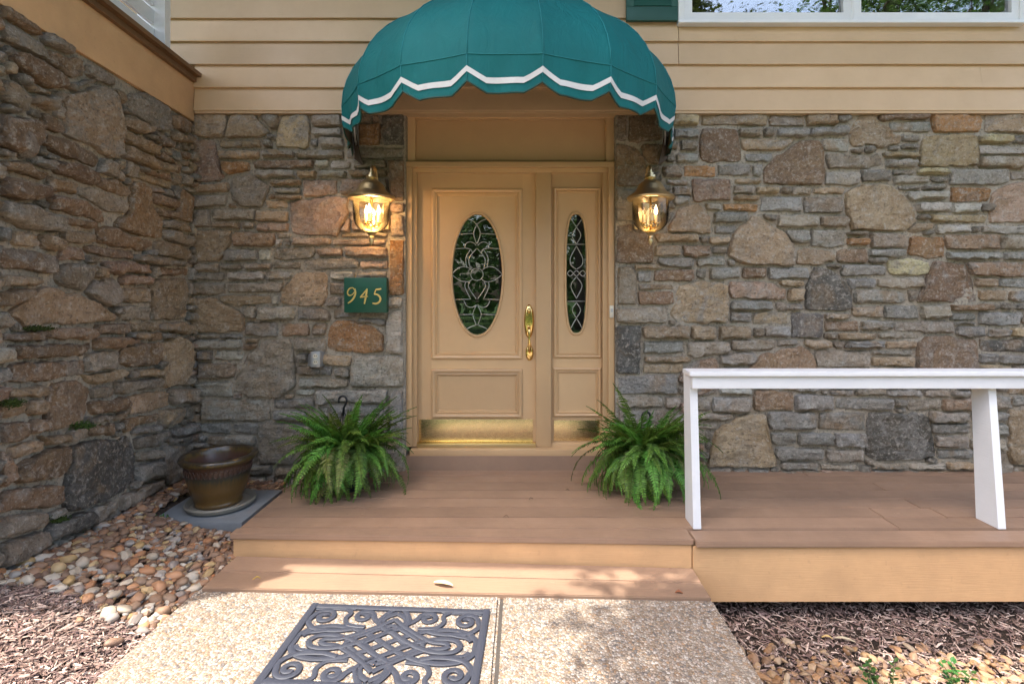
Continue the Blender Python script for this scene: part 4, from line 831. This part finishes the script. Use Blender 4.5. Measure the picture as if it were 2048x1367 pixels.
def fern(x,y,label,seed,hook_dx,up):
    rn=random.Random(seed); r=empty('potted_fern',(x,y,ZD),label,'fern','potted ferns beside the door')
    pot=MB().lathe([(0,.004),(.085,.004),(.090,.012),(.118,.15),(.128,.155),(.128,.17),(.118,.17),(.112,.15),(0,.148)],(x,y,ZD),28).build('pot',M['blackp'],r,'auto')
    MB().lathe([(0,.0),(.115,.0),(.125,.022),(.118,.022),(.108,.006),(0,.006)],(x,y,ZD+.001),28).build('saucer',M['blackp'],r,'auto')
    MB().lathe([(.112,.14),(.06,.152),(0,.155)],(x,y,ZD),16).build('soil',M['soil'],r,True)
    hz=ZD+up
    for a in (0,2.1,4.2):
        MB().tube([(x+.12*math.cos(a),y+.12*math.sin(a),ZD+.16),(x+hook_dx+.01*math.cos(a),y+.01*math.sin(a),hz-.11)],.004,6).build('hanger_strand',M['blackp'],r,True)
    hk=[(x+hook_dx-.0,y,hz-.13),(x+hook_dx+.004,y,hz-.08)]+[(x+hook_dx-.002+.027*math.cos(a),y,hz-.030+.030*math.sin(a)) for a in np.linspace(-.6,math.pi+.5,12)]
    MB().tube(hk,.0075,8).build('hanger_hook',M['blackp'],r,True)
    N=400
    for i in range(N):
        kind,me=FR[rn.randrange(9)] if i>130 else FR[rn.choice([2,5,8,0,3])]
        o=bpy.data.objects.new('frond',me); COL.objects.link(o); o.parent=r
        az=i*2.39996+rn.uniform(-.3,.3); rad=.085*math.sqrt(rn.random())
        o.location=(rad*math.cos(az),rad*math.sin(az),.17+rn.uniform(0,.03)); sc_=rn.uniform(.66,1.05)
        if 310<=i: kind,me=FR[rn.choice([1,7,4])]; o.data=me; az=rn.uniform(-math.pi,.1) if i%4 else rn.uniform(0,6.3); sc_=rn.uniform(.7,1.0); o.location.z=.17
        if i%41==seed: o.data=rn.choice(FRB)
        if kind==2: sc_*=1.12
        if 235<i<310: sc_*=rn.uniform(.5,.75)
        if math.sin(az)>.55: sc_*=.55                  # the side against the wall stays short
        elif math.sin(az)>.2: sc_*=.8
        o.rotation_euler=(rn.uniform(-.45,.45),rn.uniform(-.22,.32),az); o.scale=(sc_*rn.uniform(.85,1.15),sc_,sc_*rn.uniform(.85,1.15))
    return r
fern(-1.155,3.50,'lush green potted fern on the deck left of the front door',3,-.03,.60)
fern(.795,3.48,'lush green potted fern on the deck beside the white railing post',4,.02,.50)

# ------------------------------------------------------------------ planter on its saucer and paver
px0,py0=-1.88,3.28
zp=.116
pv=empty('concrete_paver',(px0,3.27,zp-.06),'flat blue grey concrete paver under the glazed planter','paver')
MB().box((-2.165,3.02,zp-.055),(-1.60,3.53,zp),.006).build('block',M['paver'],pv,'auto'); 
sau=MB().lathe([(0,.0),(.165,.0),(.188,.010),(.197,.030),(.190,.038),(.180,.032),(.168,.014),(0,.012)],(px0+.02,py0-.01,zp+.001),44)
so_=sau.build('plant_saucer',M['saucer'],None,'auto'); tag(so_,'grey glazed saucer on the paver beneath the planter','saucer')
pr=empty('glazed_planter',(px0,py0,zp+.014),'empty brown and ochre glazed planter pot by the stone corner','planter')
MB().lathe([(r_*.9,z_*.98) for r_,z_ in [(0,.0),(.140,.0),(.146,.006),(.146,.022),(.140,.028),(.158,.055),(.186,.13),(.200,.195),(.204,.235),(.202,.262),(.208,.270),(.232,.274),(.242,.290),(.234,.308),(.212,.310),(.200,.298),(.190,.27),(.182,.22),(.175,.20)]],(px0,py0,zp+.014),56).build('body',M['pot'],pr,True)
MB().lathe([(.162,.200),(.10,.207),(0,.204)],(px0,py0,zp+.014),24).build('soil',M['soil'],pr,True)
for k in range(44):
    a=2*math.pi*k/44; rr=.193*.9; pts=[]
    for j in range(13):
        b=2*math.pi*j/12; da=.047*math.cos(b); dz=.020*math.sin(b); r_=(.2015+(dz)*.08+.003)*.9
        pts.append((px0+r_*math.cos(a+da*1.2),py0+r_*math.sin(a+da*1.2),zp+.014+(.226+dz)*.98))
    MB().tube(pts,.0028,5,False).build('raised_oval',M['pot'],pr,True)

# ------------------------------------------------------------------ doormat
mt=empty('doormat',(0,0,0),'openwork dark rubber doormat with scroll pattern on the walkway','doormat')
ma=on_level(625,1209,zwalk(-.95)); mb_=on_level(980,1222,zwalk(-.15)); ux=(mb_-ma); MW=ux.length; ux.normalize(); uy=Vector((0,0,1)).cross(ux).normalized()*-1; MD=.50; nz_=ux.cross(-uy).normalized()
if nz_.z<0: nz_=-nz_
mt.location=ma
def mp(a,b): return ma+ux*(a*MW)+uy*(b*MD)+nz_*.0015     # 0..1 across, 0..1 from the far edge to the near edge
lift=[0]
def band(pts,w_,sm=True,th=.0052,par=mt,name='scroll_band'):
    lift[0]+=1; P=[mp(*p) for p in pts]; P=smooth_path(P,6) if sm else P
    return MB().ribbon(P,w_*(1.22 if sm else 1),nz_,th+.00035*(lift[0]%9),0,.18).build(name,M['rubber'],par,'auto')
bw=.030/2
for a,b in (((0,.03),(1,.03)),((0,.97),(1,.97))): band([a,b],.030,False,.0080,mt,'border')
for a,b in (((.018,0),(.018,1)),((.982,0),(.982,1))): band([a,b],.030,False,.0086,mt,'border')
def four_way(pts,w_):
    for fx,fy in ((0,0),(1,0),(0,1),(1,1)): band([((1-x) if fx else x,(1-y) if fy else y) for x,y in pts],w_)
def spiral(cx,cy,r,turns,a0,sg,lead=None):
    q=[(cx+r*(1-.80*t)*math.cos(a0+sg*turns*2*math.pi*t)*MD/MW,cy+r*(1-.80*t)*math.sin(a0+sg*turns*2*math.pi*t)) for t in np.linspace(0,1,22)]
    return (lead or [])+q
for x in (.30,.42): 
    pass
four_way(spiral(.115,.175,.100,1.45,math.pi,1,[(.30,.33),(.22,.36),(.10,.34),(.045,.25)]),.019)
four_way(spiral(.325,.150,.085,1.4,0,-1,[(.47,.33),(.44,.26),(.40,.20)]),.019)
lift[0]=0
four_way([(.5,.5),(.42,.41),(.32,.33),(.20,.295),(.10,.33),(.048,.42),(.044,.5)],.020)
four_way([(.5,.66),(.42,.56),(.33,.47),(.24,.42),(.15,.43),(.115,.5)],.019)
four_way([(.5,.34),(.56,.25),(.555,.16),(.5,.09)],.020)
four_way([(.5,.82),(.44,.73),(.35,.62),(.27,.545),(.20,.53),(.175,.5)],.018)
four_way([(.395,.5),(.455,.41),(.52,.30)],.017)
four_way([(.62,.5),(.55,.60),(.455,.70),(.42,.78),(.44,.88),(.47,.95)],.018)
four_way([(.20,.04),(.245,.11),(.235,.20),(.27,.28),(.36,.30)],.016)
four_way([(.30,.5),(.36,.585),(.45,.69),(.5,.74)],.016)
four_way([(.07,.44),(.09,.40),(.14,.38),(.19,.36)],.014)
four_way([(.04,.07),(.10,.055),(.20,.06),(.26,.05)],.014)

# ------------------------------------------------------------------ pebbles, stone chips and mulch
def wallx(y): return WC.x+(YW-y)*.08+.02
def peb_mesh(seed,ang=False):
    bm=bmesh.new(); bmesh.ops.create_icosphere(bm,subdivisions=2,radius=1); rn=random.Random(seed)
    for v in bm.verts:
        d=1+.34*noise.noise(v.co*1.1+Vector((seed*7,0,0)))+(.22*noise.noise(v.co*2.3+Vector((0,seed*5,0))) if ang else .12*noise.noise(v.co*2.6+Vector((seed,3,0))))
        v.co*=d
        if ang:
            for k in range(5):
                n=Vector((math.sin(seed*3+k*2.1),math.cos(seed+k*1.7),math.sin(k*2.9+seed*.7))).normalized(); e=v.co.dot(n)-.66
                if e>0: v.co-=n*e
    me=bpy.data.meshes.new('pebble'); bm.to_mesh(me); bm.free()
    if not ang: me.polygons.foreach_set('use_smooth',[True]*len(me.polygons))
    return me
PEB=[peb_mesh(i) for i in range(7)]; CHIP=[peb_mesh(i+20,True) for i in range(6)]
for me in PEB+CHIP: me.materials.append(M['pebble'])
PC=dict(brown=[(.20,.115,.07),(.26,.145,.085),(.17,.10,.07),(.23,.15,.10)],cream=[(.46,.39,.30),(.42,.36,.28),(.50,.45,.37)],ochre=[(.42,.28,.12),(.47,.34,.18)],grey=[(.32,.29,.26),(.25,.22,.20)],rust=[(.36,.16,.07),(.40,.20,.10)])
def in_bed(x,y):
    front=2.235+.05*math.sin(x*9)+ (.10*max(0,(x+1.75)/.25) if x>-1.75 else 0)
    if not(x>wallx(y)+.02 and x<(-1.515 if 2.5<y<2.8 else -1.548) and y>front-.03 and y<3.80): return False
    if -2.155<x<-1.58 and 3.03<y<3.52: return False
    return True
rn=random.Random(5); placed=[]; tries=0
def free(x,y,r,lst): return all((x-a)**2+(y-b)**2>((r+c)*.80)**2 for a,b,c in lst)
indiv=[]
while len(indiv)<295 and tries<60000:
    tries+=1; y=2.2+1.6*rn.random()**1.5; x=rn.uniform(-2.32,-1.5)
    if not in_bed(x,y): continue
    r=rn.uniform(.016,.032)*(1 if y<2.9 else .85)
    if rn.random()<.10: r*=1.35
    if free(x,y,r,indiv): indiv.append((x,y,r))
for x,y,r in [(-1.62,2.10,.024),(-1.575,2.20,.022),(-1.61,2.25,.020),(-1.70,2.19,.024),(-1.79,2.14,.018)]: indiv.append((x,y,r))
for x,y,r in indiv:
    back=sst(2.6,3.1,y)
    c=rn.choices(['brown','cream','ochre','grey','rust'],[.36+.5*back,.25*(1-back)+.02,.14,.12,.14])[0]
    o=bpy.data.objects.new('pebble',rn.choice(PEB if rn.random()<.75 else CHIP)); COL.objects.link(o)
    k=rn.uniform(.55,.8); o.scale=(r*rn.uniform(1.0,1.45),r*rn.uniform(.75,1.0),r*k); o.rotation_euler=(rn.uniform(-.3,.3),rn.uniform(-.3,.3),rn.uniform(0,6.3))
    o.location=(x,y,ground_z(x,y)+r*k*.55+.012); b=rn.choice(PC[c]); j=rn.uniform(.85,1.15); o.color=(*(q*j for q in b),1)
    nm=dict(brown='brown',cream='cream white',ochre='ochre yellow',grey='grey',rust='rust orange')[c]
    zn='at the edge of the bark mulch' if y<2.42 else 'at the foot of the wing wall' if x<wallx(y)+.22 else 'close to the concrete paver' if y>2.88 else 'beside the step' if x>-1.72 else 'in the middle of the left bed'
    sz_='large' if r>.031 else 'small' if r<.021 else 'middling'
    tag(o,f'{sz_} {nm} rounded pebble {zn}','pebble',f'{sz_} {nm} pebbles {zn}')
def joined(name,mesh_list,items,mat,kind='stuff',label=None,cat=None):
    V=[];F=[];Cc=[];n=0
    for me,loc,rot,scl,col in items:
        vs=np.array([v.co for v in me.vertices]) if not hasattr(me,'_c') else me._c
        R=np.array(rot.to_matrix()); vv=(vs*np.array(scl))@R.T+np.array(loc); V.append(vv); F+= [[i+n for i in p.vertices] for p in me.polygons]; n+=len(vv); Cc+= [col]*len(vv)
    me=bpy.data.meshes.new(name); me.from_pydata(np.concatenate(V).tolist(),[],F)
    ca=me.color_attributes.new('Col','FLOAT_COLOR','POINT'); ca.data.foreach_set('color',np.array([(*c,1) for c in Cc],dtype=np.float32).ravel())
    me.materials.append(mat); o=bpy.data.objects.new(name,me); COL.objects.link(o); me.polygons.foreach_set('use_smooth',[True]*len(me.polygons))
    return tag(o,label,cat,kind=kind)
from mathutils import Euler
its=[]; tries=0
while len(its)<2800 and tries<30000:
    tries+=1; y=rn.uniform(2.15,3.8); x=rn.uniform(-2.34,-1.5)
    if not in_bed(x,y): continue
    r=rn.uniform(.010,.021); back=sst(2.5,3.0,y); c=rn.choices(['brown','cream','ochre','grey','rust'],[.5+.4*back,.14*(1-back)+.02,.1,.12,.12])[0]; b=rn.choice(PC[c]); j=rn.uniform(.8,1.15)
    its.append((rn.choice(PEB+CHIP),(x,y,ground_z(x,y)+.006+rn.uniform(0,.014)),Euler((rn.uniform(-.5,.5),rn.uniform(-.5,.5),rn.uniform(0,6.3))),(r*1.3,r*.95,r*.6),tuple(q*j for q in b)))
joined('gravel',None,its,M['pebblev'],'stuff','small brown river gravel filling the bed by the stone corner','gravel')
# angular chips on the right
indiv=[]; tries=0
while len(indiv)<240 and tries<40000:
    tries+=1; y=rn.uniform(2.05,2.62); x=rn.uniform(.91,2.75)
    if y>2.47+.12*n3((x*3,0,1)) and rn.random()<.93: continue
    r=rn.uniform(.013,.026)
    if free(x,y,r*.9,indiv): indiv.append((x,y,r))
for x,y,r in indiv:
    o=bpy.data.objects.new('stone_chip',rn.choice(CHIP)); COL.objects.link(o); k=rn.uniform(.45,.7); o.scale=(r*rn.uniform(1,1.6),r*rn.uniform(.7,1),r*k); o.rotation_euler=(rn.uniform(-.5,.5),rn.uniform(-.5,.5),rn.uniform(0,6.3))
    o.location=(x,y,ground_z(x,y)+r*k*.5+.014); b=rn.choice([(.30,.19,.10),(.28,.15,.07),(.33,.23,.14),(.26,.15,.085),(.36,.28,.19),(.22,.13,.08)]); o.color=(*b,1)
    cn='tan' if b[1]>.2 else 'rust orange' if b[0]>.25 else 'brown'; zn='against the right edge of the walkway' if x<1.25 else 'at the shaded border with the mulch' if y>2.48 else 'near the shrub sprigs' if x<2.0 else 'towards the lower right picture corner'
    tag(o,f'angular {cn} stone chip {zn}','stone chip',f'{cn} stone chips {zn}')
its=[]
for _ in range(1200):
    y=rn.uniform(1.9,2.55); x=rn.uniform(.9,2.9); r=rn.uniform(.010,.022)
    if y>2.44 and rn.random()<.8: continue
    b=rn.choice([(.26,.16,.08),(.24,.13,.06),(.29,.2,.12),(.2,.12,.07)])
    its.append((rn.choice(CHIP),(x,y,ground_z(x,y)+.008+rn.uniform(0,.012)),Euler((rn.uniform(-.6,.6),rn.uniform(-.6,.6),rn.uniform(0,6.3))),(r*1.4,r,r*.6),b))
joined('stone_gravel',None,its,M['pebblev'],'stuff','small orange stone chippings right of the walkway','gravel')
def mulch(n,region,seed,label):
    r_=np.random.RandomState(seed); rr=random.Random(seed); V=[];F=[];Cc=[]
    for i in range(n):
        x,y=region(rr)
        l=rr.choice([.010,.014,.018,.025,.034,.06])*rr.uniform(.7,1.3); wd=rr.uniform(.0018,.0055); a=rr.uniform(0,6.283); z=ground_z(x,y)+rr.uniform(.006,.022); til=rr.uniform(-.3,.3); th=rr.uniform(.0015,.004)
        dx,dy=math.cos(a),math.sin(a); sx,sy=-dy,dx; n0=len(V); rl=rr.uniform(-.6,.6)*wd; bend=rr.uniform(-.004,.006)
        for t,ww in ((-.5,.5),(0,1),(.5,.4)):
            zz=z+til*l*t+(bend if t==0 else 0)
            V+= [(x+dx*l*t+sx*wd*ww,y+dy*l*t+sy*wd*ww,zz+rl),(x+dx*l*t,y+dy*l*t,zz+th),(x+dx*l*t-sx*wd*ww,y+dy*l*t-sy*wd*ww,zz-rl)]
        F+=[(n0,n0+1,n0+4,n0+3),(n0+1,n0+2,n0+5,n0+4),(n0+3,n0+4,n0+7,n0+6),(n0+4,n0+5,n0+8,n0+7)]
        b=rr.choice([(.115,.075,.06),(.16,.11,.09),(.08,.052,.043),(.20,.15,.125),(.13,.085,.075),(.26,.20,.165)]); j=rr.uniform(1.2,2.5); Cc+=[(b[0]*j,b[1]*j,b[2]*j,1)]*9
    me=bpy.data.meshes.new('mulch'); me.from_pydata(V,[],F); ca=me.color_attributes.new('Col','FLOAT_COLOR','POINT'); ca.data.foreach_set('color',np.array(Cc,dtype=np.float32).ravel())
    me.materials.append(M['mulch']); o=bpy.data.objects.new('mulch',me); COL.objects.link(o); tag(o,label,'mulch',kind='stuff')
def regL(rr):
    while True:
        x,y=rr.uniform(-2.4,-1.5),rr.uniform(1.35,2.34)
        if x>-1.515: continue
        if y>2.22+.06*math.sin(x*9)+(.08*max(0,(x+1.75)/.25)) : continue
        return x,y
def regR(rr): return rr.uniform(.90,3.4),1.6+1.9*rr.random()
mulch(15000,regL,1,'shredded dark bark mulch left of the walkway'); mulch(19000,regR,2,'shredded dark bark mulch under the deck edge on the right')

# ------------------------------------------------------------------ small plants, moss and litter
def leaf_poly(c,d,n,l,w_):
    d=Vector(d).normalized(); n=Vector(n).normalized(); s=d.cross(n).normalized()
    return [c,c+d*l*.3+s*w_*.45+n*l*.03,c+d*l*.65+s*w_*.4+n*l*.03,c+d*l,c+d*l*.65-s*w_*.4+n*l*.03,c+d*l*.3-s*w_*.45+n*l*.03]
def sprig(px,py,hgt,ns,label,seed):
    rr=random.Random(seed); p=on_level(px,py,-.26); r=empty('shrub_sprig',(p.x,p.y,ground_z(p.x,p.y)),label,'shrub'); z0=ground_z(p.x,p.y)
    for s in range(ns):
        a=rr.uniform(0,6.3); q=Vector((p.x+rr.uniform(-.06,.06),p.y+rr.uniform(-.03,.03),z0)); path=[q+Vector((math.cos(a)*.05*t*t,math.sin(a)*.05*t*t,hgt*t*rr.uniform(.95,1.05))) for t in np.linspace(0,1,6)]
        MB().tube(path,[.0022]*5+[.001],5).build('stem',M['stem'],r,True); m=MB()
        for k in range(14):
            t=.3+.7*k/13; c=path[0].lerp(path[-1],t)+Vector((0,0,0)); b=k*2.4+rr.random(); dr=Vector((math.cos(b),math.sin(b),rr.uniform(.1,.7)))
            m.add(leaf_poly(c,dr,(0,0,1),rr.uniform(.022,.032),rr.uniform(.014,.02)),[(0,1,2,3),(0,3,4,5)])
        m.build('foliage',M['shrub'],r,False,False)
sprig(1770,1400,.15,4,'small leafy green shrub sprig left of the pair at the bottom right',1)
sprig(1878,1400,.16,5,'small leafy green shrub sprig nearest the bottom right corner',2)
def weed(px,py,zl,label,seed):
    rr=random.Random(seed); p=on_level(px,py,zl); m=MB(); z0=ground_z(p.x,p.y)+.01
    for k in range(26):
        a=rr.uniform(0,6.3); c=Vector((p.x+rr.uniform(-.05,.05),p.y+rr.uniform(-.03,.03),z0)); m.add(leaf_poly(c,(math.cos(a),math.sin(a),rr.uniform(.2,1)),(0,0,1),rr.uniform(.012,.028),.010),[(0,1,2,3),(0,3,4,5)])
    o=m.build('weed',M['shrub'],None,False,False); tag(o,label,'weed')
weed(318,1040,.12,'small green weed in the gravel next to the concrete paver',4); weed(145,1080,.16,'tiny green weed at the foot of the wing wall',5)
def moss(px,py,w_,h_,label,seed):
    rr=random.Random(seed); m=MB()
    for k in range(420):
        q=rr.gauss(0,.4),rr.gauss(0,.4); u,zc=fW.from_px(px+q[0]*w_,py+q[1]*h_,.03); c=fW.pt(u,zc,.022+rr.uniform(0,.02)); a=rr.uniform(0,6.3)
        m.add(leaf_poly(c,(math.cos(a)*.5+.6,math.sin(a)*.6,rr.uniform(-.2,1)),(1,0,.3),rr.uniform(.008,.016),.006),[(0,1,2,3),(0,3,4,5)])
    o=m.build('moss',M['moss'],None,False,False); tag(o,label,'moss',kind='stuff')
moss(20,807,26,9,'green moss clump on the wing wall ledge near the picture edge',1); moss(165,852,30,9,'dark green moss patch below the pitted wing wall boulder',2); moss(118,1040,26,8,'green moss streak low on the wing wall',3); moss(75,658,34,5,'thin moss in a joint of the wing wall',4)
def litter(px,py,z,l,w_,col,label,seed,name='fallen_leaf'):
    rr=random.Random(seed); p=on_level(px,py,z); a=rr.uniform(-.4,.4); m=MB(); n=7
    for i in range(n):
        t=i/(n-1); ww=w_*math.sin(math.pi*min(.98,t*.9+.06))**.7; c=p+Vector((math.cos(a)*l*(t-.5),math.sin(a)*l*(t-.5),.003+.010*math.sin(t*3.1)+rr.uniform(0,.003)))
        m.v+= [tuple(c+Vector((-math.sin(a)*ww/2,math.cos(a)*ww/2,.004))),tuple(c),tuple(c+Vector((math.sin(a)*ww/2,-math.cos(a)*ww/2,.005)))]
    m.f=[(i*3+k,i*3+k+1,i*3+k+4,i*3+k+3) for i in range(n-1) for k in range(2)]
    o=m.build(name,M['litter'],None,True,False); o.color=(*col,1); tag(o,label,'leaf')
zs=zwalk(-.4)+.012
litter(886,1170,zs,.10,.030,(.80,.68,.36),'pale cream fallen leaf in the middle of the sunlit step',1); litter(513,1160,zs+.02,.035,.010,(.50,.36,.05),'tiny yellow fallen leaf at the left end of the step',2)
litter(1358,1188,zs-.03,.035,.022,(.22,.07,.03),'small red brown leaf crumb at the right end of the step',3)
for i,(x,y,l,c,lb) in enumerate([(1012,1036,.03,(.16,.10,.06),'curled brown leaf bit at the middle of the deck front'),(1304,1020,.035,(.20,.22,.08),'small greenish leaf bit on the deck left of the railing post'),(1135,982,.022,(.12,.08,.05),'dark leaf crumb on the deck behind the curled bit'),(834,922,.022,(.12,.08,.05),'dark leaf crumb on the deck by the door sill'),(1010,928,.02,(.14,.09,.06),'brown leaf crumb in front of the door threshold'),(1062,1000,.024,(.10,.07,.05),'thin dark twig crumb on the deck middle'),(818,932,.03,(.18,.20,.07),'fern leaflet fallen on the deck near the left fern')]):
    litter(x,y,ZD,l,l*.4,c,lb,10+i)
litter(1690,1282,-.27,.09,.022,(.42,.36,.25),'long tan dead leaf on the mulch right of the walkway',31); litter(1655,1278,-.27,.05,.018,(.5,.36,.14),'yellow brown dead leaf on the mulch beside the tan one',32)

# ------------------------------------------------------------------ trees across the garden, seen in the glass and as dappled shade
def tree(x,y,h,cr,cz,label,seed,nleaf=5200,lean=(0,0),sz=.16,centers=None):
    rr=random.Random(seed); z0=-.12; r=empty('garden_tree',(x,y,z0),label,'tree','trees across the garden')
    top=Vector((x+lean[0],y+lean[1],z0+h*.8)); tr=h*.022
    path=[Vector((x,y,z0)).lerp(top,t)+Vector((.15*n3((t*3,seed,0)),.15*n3((t*3,0,seed)),0)) for t in np.linspace(0,1,9)]
    MB().tube(path,[tr*(1.25 if i==0 else 1-.085*i) for i in range(9)],10).build('trunk',M['bark'],r,True)
    cl=centers or [Vector((x+lean[0]*.8+rr.gauss(0,cr*.5),y+lean[1]*.8+rr.gauss(0,cr*.5),cz+rr.gauss(0,cr*.55))) for _ in range(26)]
    lb=MB()
    for c in cl:
        b=path[4+rr.randrange(4)]; q=b.lerp(c,.5)+Vector((0,0,.25)); pts=smooth_path([b,q,c],4); lb.tube(pts,[tr*.35*(1-.08*i) for i in range(len(pts))],5)
    lb.build('limbs',M['bark'],r,True)
    m=MB(); rad=cr*.36
    for k in range(nleaf):
        c=rr.choice(cl); rd=(rad if not centers else .34); p=c+Vector((rr.gauss(0,rd*.62),rr.gauss(0,rd*.62),rr.gauss(0,rd*.5))); a=rr.uniform(0,6.3); n=Vector((rr.gauss(0,.5),rr.gauss(0,.5),1))
        m.add(leaf_poly(p,(math.cos(a),math.sin(a),rr.uniform(-.6,.2)),n,sz*rr.uniform(.7,1.3),sz*.6),[(0,1,2,3),(0,3,4,5)])
    m.build('crown',M['tree'],r,False,False)
for i,(x,y,h,cr,cz) in enumerate([(-8.5,-17,11,2.6,7.0),(-4.6,-15,10,2.3,6.6),(-1.0,-19,12,2.6,7.6),(2.6,-16,10,2.3,6.8),(6.5,-18,11,2.8,7.0),(11.5,-16,10,2.6,6.0),(-13.5,-15,10,2.6,6.0),(1.0,-26,8,3.2,4.0),(-6.5,-25,8,3.2,4.0),(7.0,-27,8,3.2,4.0),(6.2,-15,15,2.0,12.0),(13.5,-15,17,3.0,12.8),(19,-15,17,3.2,12.8)]):
    tree(x,y,h,cr,cz,['tall broadleaf tree mirrored at the left of the door glass','broadleaf tree mirrored in the oval glass centre left','tall tree mirrored behind the others in the oval glass','broadleaf tree mirrored in the sidelight','broadleaf tree mirrored in the left window pane','wide tree mirrored in the right window pane','wide tree far to the left across the garden','low bushy tree at the back of the garden, middle','low bushy tree at the back of the garden, left','low bushy tree at the back of the garden, right','very tall tree mirrored left of centre in the left window pane','very tall tree mirrored between the window panes','very tall tree mirrored in the right window pane'][i],i+1,4200 if i<10 else 7500,sz=.26 if i<10 else .19)
tree(-3.2,-2.6,6.5,1.2,5.2,'slender tree whose branch shades the walkway',77,4600,(.9,.6),.105,[Vector(p) for p in ((-.85,1.25,5.2),(-.55,1.35,5.0),(-.5,1.0,5.4),(-.75,.8,5.1),(-.5,.5,5.3),(-.95,.55,5.5),(-.7,.05,5.4),(-.9,.0,5.2),(-1.2,-.5,5.6),(-1.6,-1.0,5.8),(-2.0,-1.5,6.0),(-1.0,-1.0,5.7),(-2.6,-1.9,6.2))])

rr=random.Random(99); m=MB()
for k in range(9000):
    x=rr.uniform(-45,45); y=-31-rr.random()*5; z=(9+2.5*n3((x*.15,0,0),1))*rr.random()**.8; a=rr.uniform(0,6.3); sz=rr.uniform(.5,1.0)
    m.add(leaf_poly(Vector((x,y,z)),(math.cos(a),math.sin(a),rr.uniform(-.8,.2)),(rr.gauss(0,.4),1,rr.gauss(0,.6)),sz,sz*.7),[(0,1,2,3),(0,3,4,5)])
tag(m.build('woodland',M['tree'],None,False,False),'dark green wood at the far end of the garden','wood',kind='stuff')
S.render.engine='CYCLES'
S.cycles.max_bounces=8; S.cycles.transparent_max_bounces=12
